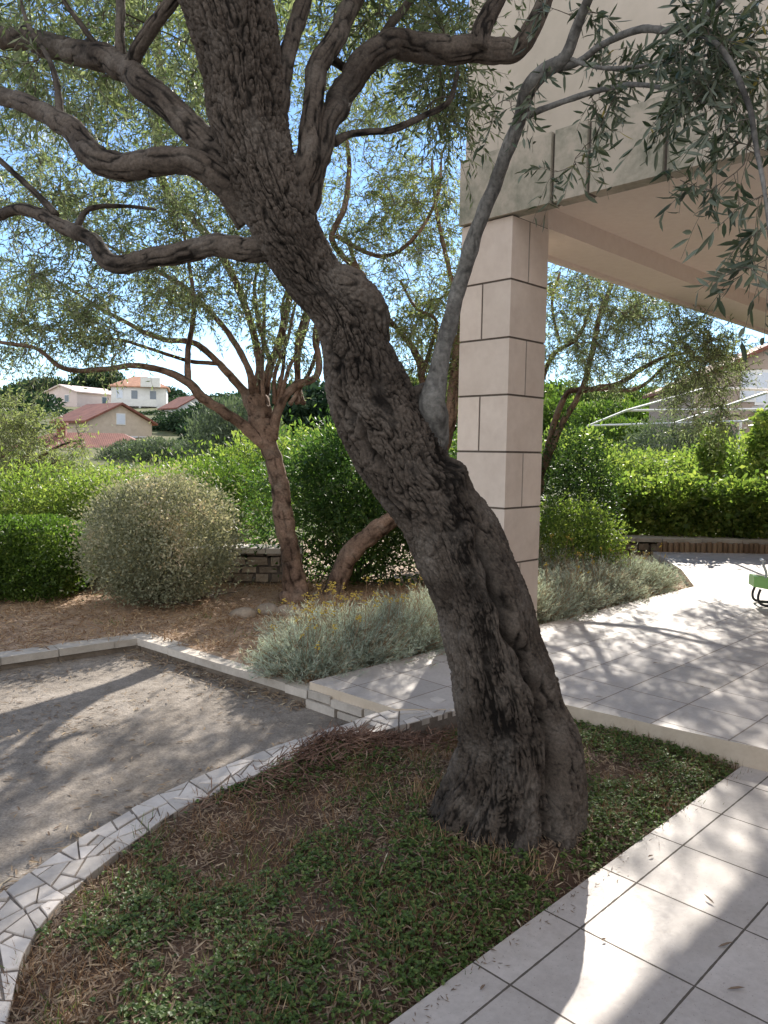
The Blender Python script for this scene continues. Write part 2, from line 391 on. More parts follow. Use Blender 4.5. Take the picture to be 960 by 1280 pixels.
def grow(nodes, centres, rc, leafL, leafW, nsub=8, nleaf=14, droop=.35, tr=.005, detail=False, tone=None, updown=0.0, seed=0):
    """twigs reach from the limbs to every clump centre, sprays of leaves sit on side twigs there"""
    mb = MB(); nodes = [np.asarray(nodes)]
    C_ = np.asarray(centres); allN = nodes[0]
    d0 = np.array([np.min(np.linalg.norm(allN - c, axis=1)) for c in C_]); order = np.argsort(d0)
    polys = []; ends = []
    for i in order:
        c = C_[i]; d = np.linalg.norm(allN - c, axis=1)
        d = d + np.maximum(0, allN[:, 2] - c[2]) * .3
        p = allN[np.argmin(d)]; dist = np.linalg.norm(c - p)
        off = R.normal(size=3) * .13 * dist; off[2] += .08 * dist
        t = np.linspace(0, 1, 6)[:, None]
        poly = p + (c - p) * t + off * (4 * t * (1 - t)) + R.normal(size=(6, 3)) * .02 * dist * (t * (1 - t) * 4)
        polys.append(poly); ends.append(poly[-1] - poly[-2])
        allN = np.vstack([allN, poly[2:]])
    P3 = np.array(polys); E = np.array(ends); n = len(P3)
    ln = np.linalg.norm(P3[:, -1] - P3[:, 0], axis=1)
    twigs(mb, P3, tr * (.7 + 1.1 * ln), np.full(n, tr * .45))
    # side twigs
    t0 = R.random((n, nsub)) * .55 + .45
    k = np.clip((t0 * 5).astype(int), 0, 4); fr = t0 * 5 - k
    S0 = P3[np.arange(n)[:, None], k] * (1 - fr)[..., None] + P3[np.arange(n)[:, None], k + 1] * fr[..., None]
    dr = nrm(nrm(E)[:, None, :] * .7 + R.normal(size=(n, nsub, 3)) * .75 + np.array([0, 0, updown]))
    le = rc * (.6 + .8 * R.random((n, nsub, 1)))
    t = np.linspace(0, 1, 4)[None, None, :, None]
    P4 = S0[:, :, None, :] + dr[:, :, None, :] * le[:, :, None, :] * t + np.array([0, 0, -1]) * (droop * le[:, :, None, :] * t * t)
    P4 = P4.reshape(-1, 4, 3); twigs(mb, P4, tr * .4, tr * .2)
    m = len(P4)
    tt = (np.arange(nleaf)[None] + R.random((m, nleaf)) * .8) / nleaf * .9 + .1
    kk = np.clip((tt * 3).astype(int), 0, 2); fr = (tt * 3 - kk)[..., None]
    a = np.arange(m)[:, None]
    LP = P4[a, kk] * (1 - fr) + P4[a, kk + 1] * fr
    TD = nrm(P4[a, kk + 1] - P4[a, kk])
    LD = nrm(TD * .75 + nrm(R.normal(size=(m, nleaf, 3))) * .8)
    q = m * nleaf
    tone_c = np.repeat(R.normal(0, .14, n), nsub * nleaf) + (tone if tone is not None else .5)
    leaves(mb, LP.reshape(-1, 3), LD.reshape(-1, 3), leafL * (.6 + .6 * R.random(q)), leafW * (.7 + .5 * R.random(q)), np.clip(tone_c + R.normal(0, .2, q), 0, 1), 0, detail)
    return mb

def inell(px, py, Y, rx, ry, rY, n, hollow=.0):
    d = nrm(R.normal(size=(n, 3))) * (R.random((n, 1)) ** (1 / 3) * (1 - hollow) + hollow)
    return np.array([at(px + a * rx, py + b * ry, Y + c * rY) for a, b, c in d])

# ------------------------------------------------------------------ bark limbs
def limb(ctrl, sides=20, step=.02, amp=.12, bark=(.035, .10), seed=0, knots=0):
    """ctrl rows: px, py, depth, width in pixels.  Returns mesh builder, h values, node points"""
    C_ = np.array(ctrl, float)
    P = np.array([at(x, y, Y) for x, y, Y, w in C_]); r = C_[:, 3] * .5 * C_[:, 2] / F
    L = np.linalg.norm(np.diff(P, axis=0), axis=1).sum()
    n = max(8, int(L / step))
    Q = spline(np.column_stack([P, r]), n); P, r = Q[:, :3], np.maximum(Q[:, 3], .003)
    P = P + np.stack([fbm(P * 6 + seed + 9 * k, 3, seed + k) for k in range(3)], 1) * r[:, None] * (.58 if sides > 30 else .42)
    hv = {}
    def disp(P_, th, RR):
        s = np.concatenate([[0], np.cumsum(np.linalg.norm(np.diff(P_, axis=0), axis=1))])
        S, T = np.meshgrid(s, th, indexing='ij')
        X = np.cos(T) * RR; Y = np.sin(T) * RR
        q = np.stack([X.ravel() / bark[0], Y.ravel() / bark[0], S.ravel() / bark[1]], 1)
        q = q + fbm(q * .5, 2, 3)[:, None] * .5
        f1, f2 = worley(q, seed); a1 = np.abs(vnoise(q * [.8, .8, .5] + 4, seed + 2))
        h = np.clip(a1 * 4, 0, 1) * (.6 + .4 * np.clip((f2 - f1) * 5, 0, 1)) + .15 * vnoise(q * 2.3, seed + 5)
        lump = fbm(np.stack([X.ravel(), Y.ravel(), S.ravel()], 1) / (r.mean() * 2.2) + seed * 3.1, 3, seed)
        hv['h'] = h
        return (lump * .22 * RR.ravel() + (h - .6) * amp * RR.ravel()).reshape(RR.shape)
    mb = MB(); mb.tube(P, r, sides, disp=disp)
    return mb, np.concatenate([hv['h'], [.5, .5]]), P, r

def put_limb(ctrl, name, m, parent, origin, **kw):
    mb, h, P, r = limb(ctrl, **kw)
    o = mb.build(name, m, parent, origin, smooth=True); vattr(o, 'h', h)
    return P

# ================================================================== SETTING
SAND = -.03
def hill(x, y):
    def ss(a, b, t):
        t = np.clip((t - a) / (b - a), 0, 1); return t * t * (3 - 2 * t)
    return SAND + 9 * ss(16, 150, y) + 5 * ss(120, 320, y) + .6 * ss(20, 60, y) * fbm(np.stack([x * .03, y * .03, x * 0], 1), 3, 5)
gx = np.concatenate([np.linspace(-400, -20, 40)[:-1], np.linspace(-20, 20, 41), np.linspace(20, 400, 40)[1:]])
gy = np.concatenate([np.linspace(-60, 20, 41)[:-1], np.linspace(20, 420, 81)])
X, Y_ = np.meshgrid(gx, gy, indexing='ij'); V = np.stack([X.ravel(), Y_.ravel(), hill(X.ravel(), Y_.ravel())], 1)
i = (np.arange(len(gx) - 1)[:, None] * len(gy) + np.arange(len(gy) - 1)[None]).ravel()
mb = MB(); mb.add(V, np.stack([i, i + len(gy), i + len(gy) + 1, i + 1], 1))
def ground_mat():
    m, nt, bs = mat('ground_dirt_and_grass'); t = objco(nt)
    sx = N(nt, 'ShaderNodeSeparateXYZ'); nt.links.new(t, sx.inputs[0])
    n = noise(nt, 1.3, 8, .62, t, .3); n2 = noise(nt, 14, 6, .65, t); n3 = noise(nt, 90, 3, .6, t)
    f = mth(nt, 'ADD', mth(nt, 'MULTIPLY', n, .6), mth(nt, 'MULTIPLY', n2, .4))
    d = ramp(nt, f, [(.34, (.135, .118, .102)), (.5, (.235, .210, .184)), (.66, (.35, .318, .285))])
    peb = ramp(nt, n3, [(.3, (.72, .7, .68)), (.72, (1.22, 1.2, 1.18))])
    d = mixc(nt, 1.0, d, peb, 'MULTIPLY')
    g = ramp(nt, noise(nt, .25, 7, .7, t), [(.35, (.06, .085, .03)), (.65, (.17, .155, .075))])
    far = mth(nt, 'GREATER_THAN', sx.outputs[1], 13.0)
    nt.links.new(mixc(nt, far, d, g), bs.inputs['Base Color']); bs.inputs['Roughness'].default_value = .95; bs.inputs['Specular IOR Level'].default_value = .15
    bump(nt, bs, mth(nt, 'ADD', n2, mth(nt, 'MULTIPLY', n3, .4)), .7, .02); return m
struct(mb.build('ground', ground_mat(), smooth=True))

def inpoly(P, poly):
    x, y = P[:, 0], P[:, 1]; ins = np.zeros(len(P), bool); n = len(poly)
    for i in range(n):
        x1, y1 = poly[i]; x2, y2 = poly[(i + 1) % n]
        c = ((y1 > y) != (y2 > y)) & (x < (x2 - x1) * (y - y1) / (y2 - y1 + 1e-12) + x1); ins ^= c
    return ins
def scatter(poly, n):
    poly = np.asarray(poly); lo, hi = poly.min(0), poly.max(0); out = []
    k = 0
    while k < n:
        p = lo + R.random((n * 2, 2)) * (hi - lo); p = p[inpoly(p, poly)]; out.append(p); k += len(p)
    return np.vstack(out)[:n]
def sheet(name, poly, zf, m, npts, rotz=0):
    poly = [tuple(p) for p in poly]; k = len(poly)
    pts = [Vector(p) for p in poly]
    if npts:
        # keep the rim straight but subdivided
        pts += [Vector(p) for p in scatter(poly, npts)]
    vv, _, ff, *_ = delaunay_2d_cdt(pts, [(i, (i + 1) % k) for i in range(k)], [], 1, 1e-5)
    V2 = np.array([tuple(v) for v in vv])
    V = np.column_stack([V2, zf(V2)])
    b = MB(); b.add(V, None, [f for f in ff if len(f) == 3])
    return b.build(name, m, smooth=True, rotz=rotz)

# --- crazy-paved strip: edges traced, turned into ground points
upx = [(-60, 1172), (0, 1120), (67, 1070), (127, 1033), (180, 1003), (227, 980), (267, 963), (310, 947), (340, 935), (390, 918), (436, 903), (494, 885), (560, 868)]
lpx = [(-15, 1340), (10, 1273), (20, 1207), (43, 1173), (67, 1140), (100, 1100), (140, 1073), (180, 1043), (227, 1010), (283, 987), (320, 970), (384, 940), (448, 920), (503, 907), (580, 885)]
def stripz(x): return np.interp(x, [0, 250, 450, 560], [.035, .05, .11, .128])
UE = spline(np.array([gnd(x, y, float(stripz(x))) for x, y in upx]), 80); LE = spline(np.array([gnd(x, y, float(stripz(x))) for x, y in lpx]), 80)
ext0 = np.array([-1.62, 1.2, .035]); ext1 = np.array([-1.12, 1.2, .035])
UE = spline(np.vstack([[ext0], UE[::6]]), 80); LE = spline(np.vstack([[ext1], LE[::6]]), 80)

# --- tiled path and terrace
EDGE_V = -1.40
TER_Z = .13
b0 = gnd(703, 880, TER_Z)[:2]; b1 = gnd(960, 937, TER_Z)[:2]; bd = (b1 - b0) / np.linalg.norm(b1 - b0)
front_far = b0 + bd * 8.0
pA = gnd(387, 852, TER_Z)[:2]; pB = LE[-1][:2]
back_dir = np.array([math.cos(rad(45.6)), math.sin(rad(45.6))])
lav_end = gnd(868, 733, TER_Z)[:2]
notch = b0 - bd * .30
terr_poly = [pA, gnd(494, 886, TER_Z)[:2], pB + [0.0, -.0], notch, b0, b1, front_far, (11, 3), (11, 12.2), (4.15, 11.75), gnd(852, 712, TER_Z)[:2], lav_end]
TU0, TV0 = 0.0, 0.0
u_, v_ = lambda p: (p[0] + p[1]) * .70711, lambda p: (p[0] - p[1]) * .70711
q1 = gnd(738, 885, TER_Z); q2 = gnd(847, 830, TER_Z); q3 = gnd(810, 902, TER_Z); q4 = gnd(960, 832, TER_Z)
tv = -(v_(q1) + v_(q2)) / 2; tv2 = -(v_(q3) + v_(q4)) / 2
M['terr'] = tile_mat('terrace_tiles', .405, abs(tv2 - tv), 4.05, tv, .007, (.40, .36, .33), (.52, .475, .44), (.24, .20, .17), .45, .6)
M['path'] = tile_mat('path_tiles', .397, .387, 1.825, 1.259, .006, (.40, .36, .33), (.53, .485, .45), (.10, .085, .07), .42, .6)
def slab(name, poly, z0, z1, mt, ms, rotz):
    poly = [np.array(p[:2], float) for p in poly]; k = len(poly)
    vv, _, ff, *_ = delaunay_2d_cdt([Vector(p) for p in poly], [(i, (i + 1) % k) for i in range(k)], [], 1, 1e-6)
    b = MB(); V2 = np.array([tuple(v) for v in vv]); b.add(np.column_stack([V2, np.full(len(V2), z1)]), None, [f for f in ff if len(f) == 3])
    P = np.array(poly)
    V = np.vstack([np.column_stack([P, np.full(k, z0)]), np.column_stack([P, np.full(k, z1)])])
    b.add(V, [[i, (i + 1) % k, k + (i + 1) % k, k + i] for i in range(k)], m=1)
    return b.build(name, [mt, ms], rotz=rotz)
struct(slab('terrace_floor', terr_poly, -.1, TER_Z, M['terr'], M['nosing'], rad(45)))
pe0 = uv2xy(-4, EDGE_V); pe1 = uv2xy(4.6, EDGE_V)
path_poly = [pe0, pe1, uv2xy(4.6, 3.0), uv2xy(-4, 3.0)]
PATH_Z = .015
struct(slab('path_floor', path_poly, -.1, PATH_Z, M['path'], M['nosing'], rad(45)))

# terrace corner: rough stone blocks under the tile edge, joints in the step face
mb = MB()
cdir = gnd(494, 886, TER_Z)[:2] - pA; cl = np.linalg.norm(cdir); cdir /= cl; ang = math.atan2(cdir[1], cdir[0]); nout = np.array([cdir[1], -cdir[0]])
for s0, s1, z0, z1, o in ((.0, .30, -.05, .025, .035), (.31, .62, -.05, .015, .022), (.63, .8, -.05, .03, .02), (.01, .24, .03, .085, .022), (.25, .55, .022, .075, .028), (.56, .8, .035, .08, .018)):
    c = pA + cdir * (s0 + s1) / 2 * cl / .82 + nout * (o / 2 - .02)
    mb.box((c[0], c[1], (z0 + z1) / 2), ((s1 - s0 - .008) * cl / .82, o + .04, z1 - z0 - .006), ang + R.normal() * .02, a=R.random())
o = mb.build('stone_riser', M['kerb']); tag(o, 'rough stone blocks stacked under the left corner of the tiled terrace', 'stone riser')

# --- strip stones (irregular flat pieces)
def voro_strip():
    SL = np.concatenate([[0], np.cumsum(np.linalg.norm(np.diff((UE + LE) / 2, axis=0), axis=1))]); Lt = SL[-1]
    Wd = .30
    def mapst(s, t):
        k = np.interp(s, SL, np.arange(len(SL))); i = np.clip(np.floor(k).astype(int), 0, len(SL) - 2); f = (k - i)[:, None]
        A = UE[i] * (1 - f) + UE[i + 1] * f; B = LE[i] * (1 - f) + LE[i + 1] * f
        return A + (B - A) * (t[:, None])
    def cut(poly, m_, nn, off):
        out = []
        for a_, b_ in zip(poly, poly[1:] + poly[:1]):
            da, db = (a_ - m_) @ nn + off, (b_ - m_) @ nn + off
            if da <= 0: out.append(a_)
            if (da < 0) != (db < 0): out.append(a_ + (b_ - a_) * (da / (da - db)))
        return out
    def area(p):
        p = np.array(p); x, y = p[:, 0], p[:, 1]; return abs(np.dot(x, np.roll(y, -1)) - np.dot(y, np.roll(x, -1))) / 2
    todo = []; s_ = 0; sk0 = 0.0
    while s_ < Lt:
        l = .45 + .3 * R.random(); e_ = min(Lt, s_ + l); sk = R.normal() * .05
        todo.append([np.array(p) for p in ((s_ + .003 + sk0, 0.0), (e_ - .003 + sk, 0.0), (e_ - .003 - sk, Wd), (s_ + .003 - sk0, Wd))]); s_ = e_; sk0 = sk
    pieces = []; tries = 0
    while todo:
        p = todo.pop(); A_ = area(p)
        if A_ < .0058 + .012 * R.random() ** 1.5 or len(p) > 6:
            pieces.append(p); continue
        q = np.array(p); c0 = q.mean(0) + R.normal(size=2) * .018; dv = q - q.mean(0); ax_ = np.linalg.svd(dv)[2][0]
        an = math.atan2(ax_[1], ax_[0]) + R.normal() * .28; nn = np.array([math.cos(an), math.sin(an)]); gp = .0030 + .0025 * R.random()
        h1, h2 = cut(p, c0, nn, gp), cut(p, c0, -nn, gp)
        ok = all(len(h_) >= 3 and area(h_) > .0012 for h_ in (h1, h2)); tries = tries + 1
        if ok: todo += [h1, h2]
        elif R.random() < .3: pieces.append(p)
        else: todo.append(p)
    mb = MB()
    for poly in pieces:
        P = np.array(poly)
        keep = [k for k in range(len(P)) if np.linalg.norm(P[k] - P[k - 1]) > .004]
        P = P[keep]
        if len(P) < 3: continue
        cs = P.mean(0); P = P + R.normal(size=P.shape) * .0012
        Wp = mapst(P[:, 0], np.clip(P[:, 1] / Wd, -.03, 1.03)); tilt = R.normal(size=2) * .008
        dz = (P - cs) @ tilt + R.normal() * .0025
        Wp = Wp[::-1] if False else Wp; n = len(Wp); ctr = Wp.mean(0)
        lo = Wp.copy(); lo[:, 2] -= .03
        hi = Wp.copy(); hi[:, 2] += dz
        top = ctr + (hi - ctr) * .96; top[:, 2] = hi[:, 2] + .003
        Vv = np.vstack([lo, hi, top, [top.mean(0)]])
        Q = [[l * n + k, l * n + (k + 1) % n, (l + 1) * n + (k + 1) % n, (l + 1) * n + k] for l in range(2) for k in range(n)]
        T = [[2 * n + k, 2 * n + (k + 1) % n, 3 * n] for k in range(n)]
        mb.add(Vv, Q, T, a=R.random(), m=0)
    # mortar bed under the stones
    dn = np.array([0, 0, .0025])
    k = len(UE); V = np.vstack([UE - dn, LE - dn, UE - dn - [0, 0, .18], LE - dn - [0, 0, .18]])
    Q = []
    for i in range(k - 1):
        Q += [[i, k + i, k + i + 1, i + 1], [2 * k + i, i, i + 1, 2 * k + i + 1], [k + i, 3 * k + i, 3 * k + i + 1, k + i + 1]]
    mb.add(V, Q, m=1)
    return mb
o = voro_strip().build('paved_border', [M['crazy'], M['mortar']])
tag(o, 'curving border of broken pale stone pieces between the dirt court and the planted bed', 'border')

# --- planted bed
bed_poly = [p[:2] for p in LE[::5]] + [LE[-1][:2] + [0.02, .06]] + [notch + [0, .05], b0 + bd * .02, uv2xy(4.12, EDGE_V - .002)] + [uv2xy(u, EDGE_V - .002) for u in (3, 2, 1, 0, -.6)] + [(-1.1, .9)]
bed_poly = [np.array(p) for p in bed_poly]
TB = np.array([.52, 3.12])
def bedz(P):
    P = np.asarray(P); d = np.linalg.norm(P - TB, axis=1)
    z = .012 + .045 * fbm(np.column_stack([P * 2.2, P[:, 0] * 0]), 4, 2) + .105 * np.exp(-(d / .46) ** 2)
    hp = np.linalg.norm((P - np.array([-.22, 3.75])) / [.5, .32], axis=1)
    z = z + .10 * np.exp(-hp ** 2 * 1.2)
    v = (P[:, 0] - P[:, 1]) * .70711
    k = np.clip((EDGE_V - v) / .15, 0, 1)
    return z * k + -.02 * (1 - k)
struct(sheet('bed_soil', bed_poly, bedz, M['soil'], 5000))

# --- kerb of the dirt court and the garden beyond it
kc = gnd(172, 798, .07)[:2]; k0 = gnd(0, 822, .07)[:2]; kdir = (k0 - kc) / np.linalg.norm(k0 - kc); kA = kc + kdir * 6.5
mb = MB()
def kerb_run(a, b, w):
    d = b - a; L = np.linalg.norm(d); d = d / L; n = np.array([-d[1], d[0]]); s = 0
    if n[1] < 0: n = -n
    while s < L - .05:
        l = min(.32 + .22 * R.random(), L - s)
        if L - s - l < .15: l = L - s
        c = a + d * (s + l / 2) + n * (w / 2) + n * R.normal() * .004
        hgt = .07 + R.normal() * .003
        mb.box((c[0], c[1], hgt - .0275), (l - .006, w, .055), math.atan2(d[1], d[0]) + R.normal() * .008, a=R.random())
        c2 = c - n * 0.0
        mb.box((c2[0], c2[1], -.035), (l - .002, w - .05, .14), math.atan2(d[1], d[0]), a=.1, m=1)
        s += l
kerb_run(kA, kc + (kc - kA) / np.linalg.norm(kc - kA) * .0, .17)
kd2 = (pA - kc) / np.linalg.norm(pA - kc)
kerb_run(kc - kd2 * .0, pA - kd2 * .02, .17)
mb.box((kc[0], kc[1] + .118, .0435), (.172, .172, .055), rad(45), a=.6); mb.box((kc[0], kc[1] + .10, -.035), (.15, .15, .135), rad(45), a=.1, m=1)
o = mb.build('kerb', [M['kerb'], M['rubble']]); struct(o)
nk1 = np.array([-kdir[1], kdir[0]]); nk1 = nk1 if nk1[1] > 0 else -nk1
gar_poly = [kA + nk1 * .1, kc + [0, .13], pA + [.03, .1], pA + back_dir * .5 + [-.02, .02], lav_end + [-.03, .03], gnd(852, 712, TER_Z)[:2] + [-.03, 0], (4.12, 11.8), (4.12, 13.4), (-16, 13.4), (-16, -1)]
def garz(P): return .05 + .05 * fbm(np.column_stack([P * 1.3, P[:, 0] * 0]), 4, 8)
struct(sheet('garden_soil', gar_poly, garz, M['strawsoil'], 6000))

# ================================================================== HOUSE WITH PORCH
PU, PV = 4.99, -3.63            # near pillar corner on the terrace edge
pc = at(641, 268, 5.95); PS = .49
PU, PV = u_(pc), v_(pc); ZC = pc[2]   # ceiling edge height
house = thing('house', 'beige stone house with a porch pillar, parapet and flat plaster porch ceiling', 'house', (pc[0], pc[1], 0))
HO = np.array([pc[0], pc[1], 0])
def hbox(mb, u0, u1, v0, v1, z0, z1, a=.5, m=0):
    c = uv2xy((u0 + u1) / 2, (v0 + v1) / 2); mb.box((c[0], c[1], (z0 + z1) / 2), (u1 - u0, v1 - v0, z1 - z0), rad(45), a=a, m=m)
# pillar: u in [PU, PU+PS] (right face looks along +v), left face is u=PU ; front corner at (PU, PV) -> pillar occupies v in [PV-PS, PV]
mb = MB()
hbox(mb, PU + .007, PU + PS - .007, PV - PS + .007, PV - .007, .08, ZC, m=1)
joints_px = [348, 421, 493, 565, 636, 706]
zj = sorted([ZC] + [at(637, y, pc[1])[2] for y in joints_px]); ch = (zj[-1] - zj[0]) / (len(zj) - 1)
z = zj[0]
while z > TER_Z + .02: z -= ch; zj.insert(0, max(z, TER_Z))
g = .008
for k in range(len(zj) - 1):
    z0, z1 = zj[k] + g, zj[k + 1] - g
    top_i = len(zj) - 2 - k
    if top_i % 2 == 0:   # vertical joint on the right face
        s = PU + PS * .47
        hbox(mb, PU, s - g, PV - PS, PV, z0, z1, a=R.random()); hbox(mb, s + g, PU + PS, PV - PS, PV, z0, z1, a=R.random())
    else:
        s = PV - PS * .55
        hbox(mb, PU, PU + PS, PV - PS, s - g, z0, z1, a=R.random()); hbox(mb, PU, PU + PS, s + g, PV, z0, z1, a=R.random())
mb.build('pillar', [M['pillar'], M['joint']], house, HO)
# parapet: tall weathered band on the eave side, in panels with open joints, and the return over the beam
mb = MB(); ZP = 5.75; ZB = ZC + .50
VR = 1.8; UR = PU + 8.5
vj = [PV - PS - .02]
for px_ in (690, 735, 830):
    # where the joints cross the lower edge of the eave line
    best = min(np.linspace(0, 3.5, 400), key=lambda t: abs(px_ - (lambda P: CX + F * ((P - EYE) @ RT) / ((P - EYE) @ _fw))(np.array([*uv2xy(PU - .03, PV + t), ZC]))))
    vj.append(PV + best)
while vj[-1] < VR: vj.append(vj[-1] + .62)
vj[-1] = VR
for a_, b_ in zip(vj[:-1], vj[1:]):
    hbox(mb, PU - .035, PU + .10, a_ + .016, b_ - .016, ZC + .004, ZB, a=R.random())
hbox(mb, PU - .005, PU + .09, PV - PS, VR - .02, ZC + .01, ZB - .01, m=1)
hbox(mb, PU + .012, PU + .12, PV - PS + .01, VR, ZB + .004, ZP, m=2)
hbox(mb, PU + .12, UR, PV - PS - .02, PV - PS + .12, ZC + .3, ZP, m=2)
mb.build('parapet_wall', [M['fascia'], M['joint'], M['parapet']], house, HO)
mb = MB(); hbox(mb, PU + .102, UR, PV - .02, VR, ZC + .17, ZC + .36); mb.build('ceiling', M['plaster'], house, HO)
mb = MB(); hbox(mb, PU + PS + .002, UR - .01, PV - PS + .02, PV - .01, ZC + .003, ZC + .30)
hbox(mb, PU + PS + .004, UR - .01, PV - PS - .045, PV - PS + .018, ZC - .03, ZC + .298); mb.build('beam', M['plaster'], house, HO)
mb = MB(); hbox(mb, UR, UR + .3, PV - PS, VR + .3, -.05, ZP); hbox(mb, .2, UR - .002, VR + .01, VR + .3, -.05, ZP); mb.build('wall', M['plaster'], house, HO)

# ================================================================== MAIN OLIVE TREE
TY = 3.12
left = [(0, 225), (50, 243), (100, 256), (150, 262), (200, 276), (250, 297), (300, 318), (320, 330), (353, 353), (390, 386), (425, 398), (480, 402), (520, 411), (565, 434), (610, 462), (641, 487), (694, 514), (743, 538), (804, 552), (869, 563), (926, 569), (966, 560), (1007, 541), (1043, 522), (1062, 512)]
right = [(0, 340), (50, 350), (100, 354), (150, 360), (200, 369), (250, 387), (300, 407), (340, 430), (380, 455), (427, 484), (460, 502), (500, 524), (537, 553), (573, 570), (599, 580), (612, 600), (637, 612), (666, 632), (718, 652), (755, 668), (812, 680), (852, 696), (889, 705), (918, 722), (950, 727), (1027, 730), (1062, 738)]
ys = np.linspace(-140, 1062, 800)
lx = np.interp(ys, *zip(*([(-140, 185)] + left))); rx = np.interp(ys, *zip(*([(-140, 300)] + right)))
for arr in (lx, rx):
    k = np.ones(13) / 13; arr[:] = np.convolve(np.pad(arr, 6, mode='edge'), k, mode='valid')
cxs = (lx + rx) / 2; hw = (rx - lx) / 2 * .955
Yd = np.interp(ys, [-140, 300, 700, 1062], [3.02, 3.0, 3.08, 3.12])
P = np.array([at(a, b, c) for a, b, c in zip(cxs, ys, Yd)])
slope = np.gradient(cxs, ys); slope = np.convolve(np.pad(slope, 20, mode='edge'), np.ones(41) / 41, mode='valid')
rr = hw * Yd / F
Tn = nrm(np.column_stack([-slope, np.zeros_like(slope), np.ones_like(slope)]))    # axis direction (upwards)
flat = np.clip((ys - 900) / 120, 0, 1); Tn = nrm(Tn * (1 - flat[:, None]) + np.array([0, 0, 1.0]) * flat[:, None])
Ax = nrm(np.cross(Tn, np.array([0, -1.0, 0]))) * -1.0
Ax = np.where(Ax[:, :1] < 0, -Ax, Ax)
Bx = nrm(np.cross(Ax, Tn)); Bx = np.where(Bx[:, 1:2] > 0, -Bx, Bx)              # towards the camera
rp = rr * (Ax[:, 0])
SD = 330; th = np.arange(SD) / SD * 2 * np.pi
Yg, Tg = np.meshgrid(ys, th, indexing='ij')
sinT, cosT = np.sin(Tg), np.cos(Tg)          # sin -> image right, cos -> towards camera
RRg = np.repeat(rp[:, None], SD, 1)
pxg = cxs[:, None] + hw[:, None] * sinT; frontw = np.clip(cosT * 1.5 + .2, 0, 1)
S = np.concatenate([[0], np.cumsum(np.linalg.norm(np.diff(P, axis=0), axis=1))]); Sg = np.repeat(S[:, None], SD, 1)
Xc, Yc = RRg * sinT, RRg * cosT
lowk = np.clip((Yg - 600) / 250, 0, 1)       # bark is finer and more vertical lower down
Xr, Yr, Sr = Xc.ravel(), Yc.ravel(), Sg.ravel()
wz = np.stack([Xr * 11, Yr * 11, Sr * 7], 1); wA = fbm(wz, 3, 21); wB = fbm(wz + 5, 3, 22)
def furrow(sx_, sz_, k, sharp):
    q = np.stack([Xr / sx_ + wA * .9, Yr / sx_ + wA * .9, Sr / sz_ + wB * .9], 1)
    a1 = np.abs(vnoise(q, k)); a2 = np.abs(vnoise(q * 1.9 + 3, k + 1))
    return np.clip(np.minimum(a1 * sharp, a2 * sharp * 1.25 + .12), 0, 1)
def cracks(sx_, sz_, k):
    q = np.stack([Xr / sx_ + wA * 1.3, Yr / sx_ + wA * 1.3, Sr / sz_ + wB * 1.3], 1)
    f1, f2 = worley(q, k); return np.clip((f2 - f1) * 6, 0, 1)
hA = furrow(.026, .11, 4, 6.0) * (.45 + .55 * cracks(.017, .036, 9)) * (.85 + .15 * vnoise(np.stack([Xr / .02, Yr / .02, Sr / .05], 1), 77))
hB = furrow(.015, .14, 14, 4.5) * (.6 + .4 * cracks(.012, .05, 19))
lk = lowk.ravel(); h = hA * (1 - lk) + hB * lk
fine = fbm(np.stack([Xc.ravel() * 70, Yc.ravel() * 70, Sg.ravel() * 40], 1), 3, 51)
D = (h - .55) * (.021 * (1 - lk) + .014 * lk) + fine * .006
big = fbm(np.stack([Xc.ravel() * 4.5, Yc.ravel() * 4.5, Sg.ravel() * 2.2], 1), 3, 61)
D = D + big * .010
# flutes that twist down to the roots
fl = np.sin(Tg * 5 + Sg * 2.0 + .8) * .014 * np.clip((Yg - 720) / 260, 0, 1) + np.sin(Tg * 11 + Sg * 1.2 + 2 * np.sin(Sg * 7)) * .014 * np.clip((Yg - 850) / 180, 0, 1)
D = D + fl.ravel()
def groove(path, w, depth):
    yy, xx = zip(*[(b, a) for a, b in path]); gxp = np.interp(Yg, yy, xx); vis = ((Yg > yy[0]) & (Yg < yy[-1])) * np.clip((Yg - yy[0]) / 40, 0, 1) * np.clip((yy[-1] - Yg) / 30, 0, 1)
    d = pxg - gxp + 3 * np.sin(Yg * .13)
    return (-depth * np.exp(-(d / w) ** 2) * vis * frontw).ravel()
D += groove([(602, 660), (611, 700), (628, 779), (652, 825), (677, 885), (687, 940), (690, 990)], 6.5, .10)
D += groove([(590, 640), (600, 720), (612, 800), (640, 880), (650, 960), (655, 1040)], 12, .025)
D += groove([(415, 470), (436, 515), (455, 548), (480, 590)], 6, .06)
D += groove([(660, 900), (672, 950), (676, 1050)], 9, .07)
D += groove([(540, 620), (552, 720), (570, 850)], 10, .015)
def lump(x, y, w, hh, amp): return (amp * np.exp(-((pxg - x) / w) ** 2 - ((Yg - y) / hh) ** 2) * frontw).ravel()
D += lump(588, 618, 18, 16, .035) + lump(640, 735, 16, 100, .016) + lump(632, 1028, 20, 20, .055) + lump(706, 955, 16, 60, .04) + lump(560, 1030, 26, 40, .03) + lump(690, 840, 12, 70, .012) + lump(660, 1005, 12, 30, .03)
